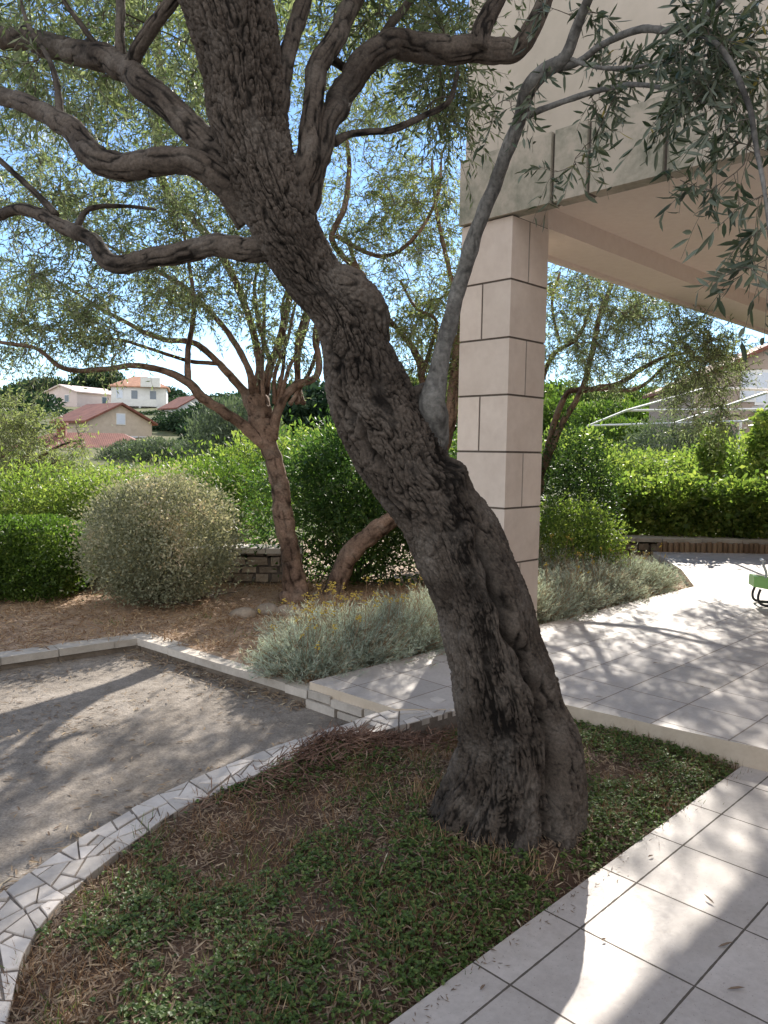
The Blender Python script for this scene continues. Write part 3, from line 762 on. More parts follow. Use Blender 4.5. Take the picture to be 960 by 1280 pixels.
# burnt-dark collar where an old limb was lost
RRd = RRg.ravel() + D
ell = .92
V = P[:, None, :] + (RRd.reshape(RRg.shape))[..., None] * (sinT[..., None] * Ax[:, None, :] + ell * cosT[..., None] * Bx[:, None, :])
olive = thing('olive_tree', 'big old leaning olive tree with fissured dark bark in the planted bed', 'tree', (TB[0], TB[1], .05))
OO = np.array([TB[0], TB[1], .05])
mb = MB(); n = len(ys)
i = (np.arange(n - 1)[:, None] * SD + np.arange(SD)[None]); j = (np.arange(n - 1)[:, None] * SD + (np.arange(SD)[None] + 1) % SD)
mb.add(V.reshape(-1, 3), np.stack([i, i + SD, j + SD, j], -1).reshape(-1, 4))
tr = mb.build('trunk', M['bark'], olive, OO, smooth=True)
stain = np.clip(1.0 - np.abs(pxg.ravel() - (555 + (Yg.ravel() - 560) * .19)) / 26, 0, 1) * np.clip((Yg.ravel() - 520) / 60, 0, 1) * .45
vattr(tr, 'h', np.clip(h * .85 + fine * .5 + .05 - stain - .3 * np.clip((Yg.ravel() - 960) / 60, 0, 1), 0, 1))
nodes_main = [P[:200:6]]
LIMBS = [
 [(300, 225, 3.05, 52), (262, 182, 3.05, 44), (205, 128, 3.1, 38), (165, 92, 3.2, 36), (130, 76, 3.3, 35), (80, 60, 3.45, 33), (0, 44, 3.7, 29), (-70, 40, 3.95, 24), (-140, 20, 4.2, 15)],
 [(318, 275, 3.05, 48), (275, 222, 3.0, 40), (225, 200, 2.95, 36), (160, 207, 2.95, 38), (128, 198, 2.98, 38), (88, 162, 3.1, 31), (45, 136, 3.2, 26), (0, 120, 3.35, 24), (-60, 108, 3.6, 18), (-120, 70, 3.8, 10)],
 [(350, 305, 3.05, 40), (310, 309, 3.0, 34), (235, 312, 3.05, 30), (170, 326, 3.1, 28), (138, 328, 3.12, 26), (118, 302, 3.2, 22), (75, 280, 3.3, 20), (30, 263, 3.45, 17), (0, 270, 3.55, 14), (-50, 285, 3.8, 9)],
 [(325, 190, 3.05, 40), (345, 140, 3.0, 34), (354, 105, 3.02, 27), (361, 60, 3.05, 24), (383, 0, 3.15, 22), (410, -70, 3.3, 15)],
 [(350, 275, 3.08, 52), (372, 226, 3.0, 42), (385, 180, 3.0, 34), (391, 130, 3.02, 30), (396, 88, 3.1, 29), (418, 50, 3.2, 28), (446, 0, 3.35, 25), (480, -70, 3.6, 18)],
 [(350, 290, 3.1, 52), (380, 240, 3.04, 42), (398, 190, 3.05, 36), (414, 148, 3.1, 36), (440, 102, 3.2, 38), (468, 68, 3.25, 36), (505, 58, 3.3, 36), (560, 62, 3.3, 35), (605, 64, 3.3, 34), (645, 60, 3.25, 30), (668, 30, 3.2, 25), (690, -20, 3.2, 20), (720, -90, 3.2, 12)],
 [(154, 95, 3.22, 22), (150, 60, 3.25, 14), (151, 0, 3.3, 13), (155, -60, 3.4, 9)],
 [(160, 92, 3.2, 26), (172, 62, 3.15, 20), (190, 35, 3.1, 19), (215, 0, 3.05, 18), (250, -60, 3.0, 12)],
 [(598, 66, 3.28, 30), (605, 35, 3.3, 26), (622, 0, 3.35, 22), (650, -60, 3.4, 14)],
 [(462, 78, 3.28, 20), (488, 32, 3.4, 13), (512, 0, 3.5, 11), (540, -50, 3.6, 8)],
 [(418, 178, 3.1, 15), (440, 168, 3.15, 10), (490, 161, 3.25, 10), (528, 145, 3.35, 9), (562, 126, 3.45, 8), (572, 90, 3.5, 6)],
 [(70, 268, 3.32, 12), (43, 240, 3.4, 9), (0, 200, 3.5, 8), (-40, 170, 3.6, 6)],
 [(75, 150, 3.15, 13), (72, 110, 3.2, 10), (60, 72, 3.3, 7), (35, 30, 3.4, 6), (22, -10, 3.5, 5)],
 [(135, 78, 3.3, 10), (108, 40, 3.3, 8), (80, 0, 3.35, 6), (70, -30, 3.4, 5)],
 [(400, 60, 3.16, 12), (425, 82, 3.3, 13), (445, 95, 3.3, 12)],
 [(95, 285, 3.25, 10), (110, 262, 3.3, 8), (150, 257, 3.4, 6), (195, 262, 3.5, 4)],
]
for k, c in enumerate(LIMBS):
    wmax = max(r_[3] for r_ in c)
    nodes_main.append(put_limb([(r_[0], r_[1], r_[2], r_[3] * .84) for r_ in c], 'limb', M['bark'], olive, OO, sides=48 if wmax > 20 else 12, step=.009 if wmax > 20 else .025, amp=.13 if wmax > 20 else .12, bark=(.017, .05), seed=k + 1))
# smooth grey shoot that leaves the trunk to the right
GR = [(530, 575, 3.12, 60), (538, 535, 3.02, 46), (541, 505, 2.97, 36), (546, 478, 2.95, 29), (555, 432, 2.92, 25), (570, 372, 2.86, 23), (590, 310, 2.78, 21), (614, 238, 2.68, 20), (645, 160, 2.55, 20), (660, 112, 2.45, 21), (682, 88, 2.38, 20), (706, 72, 2.32, 17), (722, 30, 2.28, 13), (742, -20, 2.2, 11), (760, -80, 2.1, 7)]
GS = [[(690, 84, 2.37, 13), (722, 78, 2.3, 9), (752, 56, 2.2, 8), (800, 36, 2.05, 9), (845, 38, 1.95, 8), (880, 22, 1.85, 7), (915, -15, 1.75, 5)],
      [(655, 146, 2.5, 9), (690, 132, 2.42, 7), (740, 115, 2.3, 7), (790, 106, 2.15, 6), (840, 113, 2.0, 5), (880, 128, 1.9, 4)],
      [(850, 30, 1.95, 6), (900, 60, 1.8, 7), (935, 130, 1.7, 7), (945, 185, 1.65, 6), (955, 235, 1.6, 5), (962, 300, 1.6, 3)],
      [(700, 70, 2.35, 6), (760, 85, 2.2, 5), (850, 75, 2.05, 4), (930, 60, 1.9, 3)]]
nodes_g = [put_limb([(a_, b_, c_, w_ * (.88 if k_ > 2 else 1)) for k_, (a_, b_, c_, w_) in enumerate(GR)], 'grey_limb', M['barkg'], olive, OO, sides=24, step=.015, amp=.03, bark=(.02, .012), seed=31)]
for k, c in enumerate(GS): nodes_g.append(put_limb(c, 'grey_limb', M['barkg'], olive, OO, sides=9, step=.02, amp=.03, bark=(.02, .02), seed=40 + k))
# stub of an old cut limb and a sawn stump in the fork
sb = [(420, 352, 3.0, 40), (444, 360, 2.97, 34), (462, 378, 2.96, 33), (474, 404, 2.98, 28), (482, 430, 3.03, 16)]
put_limb(sb, 'limb_stub', M['bark'], olive, OO, sides=70, step=.004, amp=.34, bark=(.016, .028), seed=57)
put_limb([(505, 520, 3.04, 34), (516, 498, 3.04, 36), (520, 486, 3.04, 34), (520, 482, 3.04, 26)], 'limb_stub', M['bark'], olive, OO, sides=24, step=.008, amp=.12, bark=(.03, .05), seed=56)
# crown: small sprays over the limbs and the mass above the frame
cm = np.vstack([inell(60, 40, 4.2, 140, 120, .9, 34), inell(240, 60, 4.4, 130, 110, .9, 26), inell(120, -180, 4.2, 330, 150, 1.2, 70), inell(480, -140, 4.2, 260, 140, 1.2, 70), inell(500, 30, 4.0, 110, 90, .7, 26), inell(330, -260, 3.4, 300, 130, .9, 50), inell(560, 120, 3.9, 45, 70, .4, 10)])
mb = grow(np.vstack(nodes_main), cm, .26, .058, .012, 9, 16, .4, .0045)
mb.build('crown', [M['olive'], M['twig']], olive, OO)
cg = np.vstack([inell(780, 95, 2.25, 90, 45, .12, 9), inell(900, 60, 1.9, 80, 70, .15, 26), inell(930, 150, 1.75, 45, 60, .1, 9), inell(700, 130, 2.4, 60, 40, .12, 4), inell(860, 120, 1.95, 60, 40, .12, 8), inell(735, 10, 2.3, 70, 40, .15, 5),
                np.array([at(692, 215, 2.35), at(720, 205, 2.3), at(850, 225, 1.8), at(888, 238, 1.75), at(875, 185, 1.8), at(945, 250, 1.62), at(925, 290, 1.62), at(958, 285, 1.6), at(925, 335, 1.6), at(960, 350, 1.6), at(640, 120, 2.6), at(610, 170, 2.8), at(820, 180, 1.95), at(735, 190, 2.2)])])
mb = grow(np.vstack(nodes_g), cg[R.random(len(cg)) < .8], .10, .048, .0105, 5, 7, .5, .0022, detail=True, tone=.45)
o = mb.build('leaf_sprays', [M['olive_near'], M['twig']], olive, OO)

# ================================================================== TREES BEHIND
def tree(name, label, base, trunk, limbs, clumps, bark, leafm, leaf, rc, nsub, nleaf, tr_, tone=.5, droop=.35, group=None, parts=True):
    b = at(*base); t = thing(name, label, 'tree', b, group)
    trunk = [(a_, b_, c_, w_ * .83) for a_, b_, c_, w_ in trunk]; limbs = [[(a_, b_, c_, w_ * .72) for a_, b_, c_, w_ in l_] for l_ in limbs]
    nodes = [put_limb(trunk, 'trunk', bark, t, b, sides=28, step=.02, amp=.12, bark=(.03, .08), seed=len(label))]
    for k, c in enumerate(limbs):
        nodes.append(put_limb(c, 'limb', bark, t, b, sides=10, step=.03, amp=.1, bark=(.03, .07), seed=k + 3))
    nd = np.vstack([n_[len(n_) // 3 if k == 0 else 0:] for k, n_ in enumerate(nodes)])
    grow(nd, clumps, rc, leaf[0], leaf[1], nsub, nleaf, droop, tr_, tone=tone).build('crown', [leafm, M['twig']], t, b)
    return t
T2 = 7.9
t2l = [
 [(336, 556, T2, 26), (302, 532, T2 - .1, 20), (280, 515, T2 - .2, 18), (255, 498, T2 - .3, 17), (235, 478, T2 - .4, 15), (205, 464, T2 - .5, 12), (165, 457, T2 - .6, 10), (130, 462, T2 - .7, 9), (80, 460, T2 - .8, 8), (45, 436, T2 - .9, 7), (0, 428, T2 - 1, 6), (-50, 420, T2 - 1.1, 4)],
 [(234, 478, T2 - .4, 12), (235, 440, T2 - .4, 10), (243, 380, T2 - .4, 8), (236, 330, T2 - .4, 6), (228, 280, T2 - .4, 4)],
 [(318, 515, T2, 24), (305, 490, T2 + .1, 16), (275, 455, T2 + .1, 12), (245, 430, T2 + .1, 10), (205, 424, T2 + .1, 9), (175, 412, T2 + .1, 8), (125, 385, T2 + .1, 6), (70, 350, T2, 4)],
 [(325, 515, T2, 26), (335, 470, T2 + .2, 16), (350, 425, T2 + .3, 13), (360, 380, T2 + .3, 11), (372, 330, T2 + .3, 8), (380, 270, T2 + .3, 6)],
 [(340, 550, T2, 20), (350, 505, T2 - .1, 16), (373, 480, T2 - .2, 14), (394, 472, T2 - .2, 12), (399, 450, T2 - .2, 11), (394, 420, T2 - .2, 10), (402, 370, T2 - .2, 8), (395, 320, T2 - .2, 6)],
 [(320, 500, T2, 22), (312, 465, T2 - .2, 12), (295, 430, T2 - .2, 11), (268, 395, T2 - .2, 9), (225, 355, T2 - .2, 8), (180, 330, T2 - .2, 6), (120, 300, T2 - .2, 4)],
 [(325, 500, T2 + .1, 18), (320, 430, T2 + .5, 13), (295, 352, T2 + .6, 12), (258, 294, T2 + .6, 13), (233, 267, T2 + .6, 13), (208, 240, T2 + .6, 14), (198, 180, T2 + .6, 15), (200, 110, T2 + .6, 14), (197, 40, T2 + .6, 11), (205, -20, T2 + .6, 8)],
 [(275, 455, T2 + .1, 8), (240, 452, T2 + .1, 7), (200, 440, T2, 6), (150, 425, T2, 5), (90, 420, T2, 4)],
 [(340, 460, T2 + .2, 9), (325, 410, T2 + .2, 8), (318, 360, T2 + .2, 6), (330, 300, T2 + .2, 4)],
]
for k in range(9):
    x0 = 322 + 8 * k * .9 + R.normal() * 4; x1 = x0 + R.normal(6, 16); x2 = x1 + R.normal(8, 18)
    t2l.append([(x0, 505, T2 + R.normal() * .1, 8), (x0 + (x1 - x0) * .6 + R.normal() * 5, 465, T2 + R.normal() * .15, 7), (x1, 425, T2 + R.normal() * .2, 6), (x1 + (x2 - x1) * .5 + R.normal() * 6, 385, T2 + R.normal() * .2, 5), (x2, 335, T2 + R.normal() * .3, 3)])
trees2 = tree('olive_tree', 'multi-limbed olive tree standing upright behind the dirt court, beside the round grey shrub', (367, 748, T2),
     [(369, 752, T2, 44), (367, 735, T2, 35), (364, 700, T2, 31), (354, 645, T2, 29), (346, 592, T2, 28), (336, 556, T2, 28), (324, 520, T2, 34), (318, 492, T2, 28)], t2l,
     np.vstack([inell(120, 330, T2 - .5, 190, 110, 1.1, 125, .2), inell(260, 300, T2 - .1, 140, 110, .9, 70), inell(110, 180, T2 - .1, 200, 110, 1.2, 130), inell(300, 160, T2 + .1, 120, 120, .9, 40), inell(60, 420, T2 - .7, 120, 50, .5, 26), inell(350, 380, T2, 60, 90, .8, 22), inell(150, 20, T2 + .3, 280, 110, 1.6, 140)]),
     M['bark2'], M['olive'], (.058, .0135), .30, 10, 17, .006, .52)
T3 = 8.3
t3l = [
 [(560, 520, T3, 16), (530, 478, T3 + .1, 13), (523, 448, T3 + .1, 12), (508, 424, T3 + .1, 10), (480, 392, T3 + .1, 9), (452, 345, T3 + .1, 7), (430, 290, T3 + .1, 5)],
 [(455, 345, T3 + .1, 9), (415, 300, T3 + .1, 10), (430, 262, T3 + .1, 10), (436, 210, T3 + .1, 8), (432, 165, T3 + .1, 6)],
 [(420, 295, T3, 9), (470, 320, T3 - .2, 7), (500, 313, T3 - .2, 7), (532, 278, T3 - .2, 6), (549, 235, T3 - .2, 5), (552, 190, T3 - .2, 3)],
 [(568, 470, T3, 12), (575, 400, T3 + .2, 10), (560, 330, T3 + .3, 8), (545, 260, T3 + .3, 6), (540, 200, T3 + .3, 4)],
 [(527, 470, T3, 9), (540, 430, T3, 7), (545, 400, T3 - .1, 6), (520, 385, T3 - .2, 5), (500, 350, T3 - .2, 4)],
]
trees3 = tree('olive_tree', 'olive tree with a strongly leaning brown trunk, crown filling the gap left of the pillar', (418, 742, T3),
     [(414, 748, T3, 36), (421, 728, T3, 32), (434, 698, T3, 30), (462, 668, T3, 29), (495, 645, T3, 26), (535, 600, T3, 23), (560, 540, T3, 19), (568, 470, T3, 15), (572, 420, T3, 11)], t3l,
     np.vstack([inell(500, 330, T3 + .2, 95, 150, 1.0, 95), inell(480, 200, T3 + .5, 110, 110, 1.2, 65), inell(540, 420, T3 + .3, 60, 60, .8, 32), inell(625, 400, T3 + .3, 70, 120, 1.0, 75), inell(560, 470, T3 + .9, 50, 40, .6, 16), inell(430, 400, T3 + .5, 50, 60, .4, 9), inell(480, 60, T3 + .5, 160, 90, 1.2, 50)]),
     M['bark2'], M['olive_y'], (.060, .013), .30, 10, 16, .006, .5, .5)
T4 = 10.6
t4l = [
 [(672, 600, T4, 14), (690, 560, T4, 12), (705, 525, T4, 11), (726, 490, T4, 10), (740, 440, T4, 10), (748, 400, T4, 9), (770, 340, T4, 6)],
 [(676, 592, T4, 11), (705, 500, T4 - .3, 2)],
 [(680, 580, T4, 13), (708, 493, T4 + .1, 10), (740, 486, T4 + .1, 10), (772, 480, T4 + .1, 9), (800, 462, T4 + .1, 8), (832, 446, T4 + .1, 6), (870, 440, T4, 4)],
 [(660, 530, T4, 12), (690, 445, T4 + .3, 8), (722, 422, T4 + .3, 7), (740, 380, T4 + .3, 5)],
 [(745, 486, T4 + .1, 8), (790, 487, T4 - .1, 7), (812, 476, T4 - .1, 6), (842, 452, T4 - .1, 5), (880, 470, T4 - .2, 3)],
 [(700, 430, T4 + .3, 5), (690, 380, T4 + .3, 5), (700, 340, T4 + .3, 4)],
]
t4l.pop(1)
trees4 = tree('olive_tree', 'olive tree behind the stone pillar, its wide crown seen under the porch beam', (648, 742, T4),
     [(648, 745, T4, 34), (652, 690, T4, 28), (660, 640, T4, 24), (670, 604, T4, 20), (665, 560, T4, 16), (650, 500, T4, 12)], t4l,
     np.vstack([inell(800, 430, T4, 140, 65, 1.9, 135), inell(730, 390, T4 + .2, 70, 70, 1.5, 50), inell(880, 450, T4 - .3, 60, 50, 1.6, 60), inell(800, 360, T4, 120, 50, 1.7, 80), inell(870, 515, T4 - .3, 50, 45, .9, 20), inell(720, 300, T4 + .3, 120, 50, 1.2, 22)]),
     M['bark2'], M['olive'], (.06, .014), .28, 9, 13, .0065, .62)

# ================================================================== SHRUBS
def shrub_mesh(rx, ry, rz, n, L, W, lumps=.18, lf=2.2, seed=0, flat=0.0, hang=0.0, shell=.5, tonez=0.0, boxy=2.0, detail=False, patch=0.0, stems=26, wild=0.0):
    mb = MB()
    d = nrm(R.normal(size=(n, 3)))
    if boxy != 2.0:
        k = (np.abs(d) ** boxy).sum(1) ** (1 / boxy); d2 = d / k[:, None]
    else: d2 = d
    lum = 1 + lumps * fbm(d * lf + seed * 7.3, 3, seed) * 2
    rr = (shell + (1 - shell) * R.random(n) ** .6) * lum + wild * np.abs(R.normal(size=n)) ** 2
    rr = np.where(R.random(n) < .22, .15 + .55 * R.random(n), rr)
    P = d2 * rr[:, None] * [rx, ry, rz] + [0, 0, rz * .92]
    k = P[:, 2] > .02; P = P[k]; d = d[k]; m = len(P)
    D = nrm(d * .7 + R.normal(size=(m, 3)) * .8 + [0, 0, .25 - hang])
    tone = np.clip(.45 + .25 * fbm(P * 3.1 / max(rx, .3) + seed, 2, seed + 3) * 2 + R.normal(0, .18, m) + patch * np.clip(fbm(P * 2.2 / max(rx, .3) + 9, 3, seed + 5) * 3, 0, 1), 0, 1)
    leaves(mb, P, D, L * (.6 + .7 * R.random(m)), W * (.7 + .6 * R.random(m)), tone, 0, detail)
    # stems fan out from the base
    e = nrm(R.normal(size=(stems, 3)) * [1, 1, .6] + [0, 0, .5]) * [rx, ry, rz * 1.5] * .8; e[:, 2] = np.abs(e[:, 2])
    t = np.linspace(0, 1, 5)[None, :, None]; st = R.normal(size=(stems, 1, 3)) * [rx * .12, ry * .12, 0]
    P3 = st + e[:, None, :] * t * np.array([1, 1, 1]) ; P3[:, :, :2] *= (t[..., 0] ** .4)[..., None]
    sm = MB(); twigs(sm, P3, .012 * (rx + .3), .004 * (rx + .3), m=0)
    return mb, sm
def shrub(name, label, cat, loc, dims, n, L, W, m, group=None, stemm=None, rz=0, **kw):
    t = thing(name, label, cat, loc, group, rz)
    a_, b_ = shrub_mesh(*dims, n, L, W, **kw)
    a_.build('foliage', m, t); b_.build('stems', stemm or M['twig'], t)
    return t
def copy_tree(o, loc, rz, sc, label=None, parent=None):
    c = o.copy(); col.objects.link(c); c.location = loc; c.rotation_euler = (0, 0, rz); c.scale = sc
    if label: c['label'] = label
    for ch in o.children:
        k = ch.copy(); col.objects.link(k); k.parent = c
    return c
def g0(x, Y, z=.05):      # ground point under picture column x at depth Y
    p = at(x, 700, Y); return np.array([p[0], Y, z])

shrub('round_shrub', 'large ball-clipped grey-green shrub with dry tan patches beside the court', 'shrub', g0(200, 7.7), (.73, .70, .66), 42000, .040, .017, M['ball'], lumps=.11, lf=2.6, shell=.55, patch=.3, wild=.06, stems=60, seed=3)
shrub('clipped_hedge', 'dark green clipped box hedge at the left edge near the wall', 'hedge', g0(28, 7.9), (.66, .55, .42), 34000, .036, .023, M['hedge'], lumps=.04, lf=3, shell=.7, boxy=4.0, seed=4)
shrub('bright_shrub', 'tall bright green shrub at far left behind the clipped box hedge', 'shrub', g0(40, 12.6), (1.25, .9, .58), 12000, .085, .026, M['laurel'], lumps=.4, wild=.10, seed=5, hang=.1)
shrub('bright_shrub', 'bright green shrub rising behind the left half of the round grey shrub', 'shrub', g0(140, 12.9), (1.0, .9, .54), 11000, .085, .026, M['laurel'], lumps=.42, wild=.10, seed=6, hang=.1)
shrub('bright_shrub', 'bright green shrub between the round grey shrub and the upright olive trunk', 'shrub', g0(285, 12.4), (.85, .9, .74), 11000, .085, .026, M['hedge'], lumps=.4, wild=.10, seed=7, hang=.1)
shrub('bright_shrub', 'low yellow-green shrub behind the top of the round grey shrub', 'shrub', g0(215, 14.2), (1.2, .9, .60), 9000, .095, .028, M['laurel'], lumps=.4, wild=.12, seed=8, hang=.1)
shrub('leafy_shrub', 'big dark green bush with sunlit top behind the two brown olive trunks', 'shrub', g0(440, 9.1), (1.05, .65, 1.0), 22000, .09, .024, M['oleander'], lumps=.34, wild=.08, seed=9, hang=.25)
shrub('leafy_shrub', 'dark green bush low behind the big leaning trunk at the pillar', 'shrub', g0(560, 9.9), (.8, .7, .95), 12000, .085, .022, M['oleander'], lumps=.16, seed=10, hang=.2)
shrub('golden_shrub', 'rounded yellow-green shrub with dense tufts right of the stone pillar', 'shrub', g0(712, 9.0), (.62, .55, .53), 12000, .045, .02, M['laurel'], lumps=.26, lf=4, wild=.05, seed=11)
shrub('dark_shrub', 'tall dark green shrub behind the yellow-green one by the pillar', 'shrub', g0(715, 10.6), (.62, .6, 1.02), 12000, .05, .026, M['dark'], lumps=.3, wild=.06, seed=12)
# leafy hedge on the low wall across the terrace
hg = [(775, 12.6, .62, .5, 'light green hedge bush next to the dark shrub, on the low stone wall'), (845, 12.5, .62, .5, 'middle leafy hedge bush on the low wall above the log edging'), (915, 12.4, .62, .5, 'leafy hedge bush on the low wall behind the green toy'), (985, 12.3, .7, .5, 'hedge bush at the right frame edge on the low stone wall')]
for k, (px_, Y, rx_, rz_, lb) in enumerate(hg):
    shrub('hedge_bush', lb, 'hedge', g0(px_, Y, .22), (rx_, .34, rz_), 3800, .10, .06, M['laurel'], lumps=.34, lf=3, seed=20 + k, boxy=2.8, shell=.4, wild=.10, hang=.3, group='hedge bushes on the low stone wall')

# silver-leaved cushion plants with yellow heads along the terrace edge
def silver_plant(loc, rx, ry, rz, label, n=5200, flowers=14, seed=0, group=None, grey=.0):
    t = thing('silver_shrub', label, 'shrub', loc, group)
    mb = MB()
    b = R.normal(size=(n, 2)) * [rx * .33, ry * .33]
    d = nrm(np.column_stack([b / [rx, ry] * 2.2 + R.normal(size=(n, 2)) * .35, .9 + .3 * R.random(n)]))
    Ls = (.45 + .6 * R.random(n)) * rz * (1.05 - .35 * np.clip(np.linalg.norm(b / [rx, ry], axis=1), 0, 1))
    base = np.column_stack([b, np.zeros(n)])
    # stems, then fine leaves on the upper half
    ns = n // 5
    tt = np.linspace(0, 1, 4)[None, :, None]
    P3 = base[:ns, None] + d[:ns, None] * Ls[:ns, None, None] * tt + R.normal(size=(ns, 1, 3)) * .03 * tt ** 2
    twigs(mb, P3, .0022, .0012, m=1)
    k = 26
    ti = .3 + .7 * R.random((ns, k)); Lp = base[:ns, None] + d[:ns, None] * (Ls[:ns, None] * ti)[..., None] + R.normal(size=(ns, 1, 3)) * .03 * (ti ** 2)[..., None]
    Dp = nrm(d[:ns, None] + R.normal(size=(ns, k, 3)) * .7); q = ns * k
    leaves(mb, Lp.reshape(-1, 3), Dp.reshape(-1, 3), .028 + .03 * R.random(q), .0042, np.clip(.45 + R.normal(0, .2, q) + np.repeat(R.normal(0, .18, ns), k) + grey, 0, 1), 0)
    mb.build('foliage', [M['silver'], M['straw']], t)
    for i in range(flowers):
        fm = MB()
        p = np.append(R.normal(size=2) * [rx * .45, ry * .45], 0); dd = nrm(np.array([*(R.normal(size=2) * .35), 1.0])); L = rz * (1.0 + .5 * R.random())
        top = p + dd * L; fm.tube(np.array([p + dd * L * .5, p + dd * L * .8, top]), .0018, 4, m=0)
        for j in range(7):
            c = top + R.normal(size=3) * .012; s = .006 + .004 * R.random()
            a_ = np.array([[1, 0, 0], [-1, 0, 0], [0, 1, 0], [0, -1, 0], [0, 0, .7], [0, 0, -.7]]) * s + c
            fm.add(a_, None, [[0, 2, 4], [2, 1, 4], [1, 3, 4], [3, 0, 4], [2, 0, 5], [1, 2, 5], [3, 1, 5], [0, 3, 5]], m=1)
        fm.build('flower_head', [M['straw'], M['yflower']], t)
    return t
nb = np.array([-back_dir[1], back_dir[0]])
def along(s, o): p = pA + back_dir * s + nb * o; return np.array([p[0], p[1], .06])
silver_plant(along(.30, .36), .34, .28, .30, 'silvery cushion plant at the kerb corner, leftmost of the silver row', 6500, 12)
silver_plant(along(.72, .38), .40, .32, .38, 'silvery cushion plant with yellow heads, second from the kerb corner', 7000, 16)
silver_plant(along(1.2, .40), .42, .34, .40, 'silvery cushion plant touching the left edge of the big trunk', 7000, 16)
silver_plant(along(.85, .85), .42, .34, .34, 'dry yellowish silver plant behind the row left of the big trunk', 4500, 24, grey=.3)
silver_plant(along(1.75, .45), .46, .4, .42, 'silvery plant hidden mostly behind the big leaning trunk', 5000, 8)
silver_plant(along(2.85, .30), .40, .33, .40, 'pale green silver plant beside the foot of the stone pillar', 6000, 8)
silver_plant(along(3.5, .34), .44, .34, .42, 'brownish silver plant second from the pillar along the terrace', 6500, 5, grey=.15)
silver_plant(along(4.2, .36), .46, .36, .44, 'brownish silver plant in the middle of the bed right of the pillar', 6500, 5, grey=.12)
silver_plant(along(4.95, .42), .50, .40, .42, 'pale silver plant near the terrace end of the right bed', 6500, 5)
silver_plant(along(5.5, .42), .34, .3, .34, 'small yellow-green end plant of the silver bed at the open terrace', 4500, 3, grey=-.1)
silver_plant(along(4.5, 1.05), .5, .4, .55, 'taller silver plant behind the middle of the right silver bed', 6000, 6)

# ================================================================== LOW WALLS AND EDGING
def rubble_wall(name, label, a, b, hgt, w, cap=True, seed=0):
    a = np.array(a, float); b = np.array(b, float); d = b - a; L = np.linalg.norm(d); d /= L; ang = math.atan2(d[1], d[0])
    t = thing(name, label, 'wall', (a[0], a[1], 0)); o_ = np.array([a[0], a[1], 0]); mb = MB()
    z = -.05
    c = (a + b) / 2; mb.box((c[0], c[1], hgt / 2 - .06), (L, w - .08, hgt), ang, a=0, m=1)
    while z < hgt - .03:
        hh = .08 + .06 * R.random(); hh = min(hh, hgt - z); s = 0
        while s < L:
            l = .10 + .18 * R.random(); l = min(l, L - s + .02)
            for sd in (-1, 1):
                p = a + d * (s + l / 2) + np.array([-d[1], d[0]]) * sd * (w / 2 - .06 + R.normal() * .008)
                rx_, rz_ = l / 2 - .006, hh / 2 - .005
                ph = nrm(np.array([[x, y, zz] for x in (-1, -.45, .45, 1) for y in (-1, 1) for zz in (-1, -.45, .45, 1)], float))
                V8 = np.array([[sx_ * rx_ * R.uniform(.78, 1), sy_ * .06 * R.uniform(.7, 1.2), sz_ * rz_ * R.uniform(.75, 1)] for sx_ in (-1, 1) for sy_ in (-1, 1) for sz_ in (-1, 1)])
                cs, sn = math.cos(ang), math.sin(ang)
                Vw = np.stack([V8[:, 0] * cs - V8[:, 1] * sn + p[0], V8[:, 0] * sn + V8[:, 1] * cs + p[1], V8[:, 2] + z + hh / 2], 1)
                mb.add(Vw, [[0, 1, 3, 2], [4, 6, 7, 5], [0, 4, 5, 1], [2, 3, 7, 6], [0, 2, 6, 4], [1, 5, 7, 3]], a=R.random())
            s += l
        z += hh
    mb.build('stonework', [M['rubble'], M['joint']], t, o_)
    if cap:
        mb = MB(); s = 0
        while s < L:
            l = min(.4 + .3 * R.random(), L - s + .01); p = a + d * (s + l / 2)
            mb.box((p[0], p[1], hgt + .03 + R.normal() * .004), (l - .01, w + .06, .06), ang + R.normal() * .01, a=R.random()); s += l
        mb.build('coping', M['kerb'], t, o_)
    return t
rubble_wall('stone_wall', 'low rubble garden wall with pale coping behind the round shrub and olive trunks', (-7.5, 8.55), (-.95, 8.9), .42, .32)
rubble_wall('stone_wall', 'low stone wall carrying the leafy hedge across the terrace', (2.6, 12.15), (9.5, 11.95), .26, .4)
mb = MB(); x = 4.25
while x < 8.6:
    r_ = .036 + .008 * R.random(); Yl = 11.75 - (x - 4.25) * .02; hh = .15 + TER_Z + R.normal() * .006
    mb.tube(np.array([[x, Yl, -.02], [x, Yl, hh - .012], [x, Yl, hh]]), np.array([r_, r_, r_ * .8]), 10, a=R.random()); x += r_ * 2 + .003
o = mb.build('log_edging', M['wood'], smooth=False); tag(o, 'row of short upright log rounds edging the terrace below the hedge wall', 'edging')

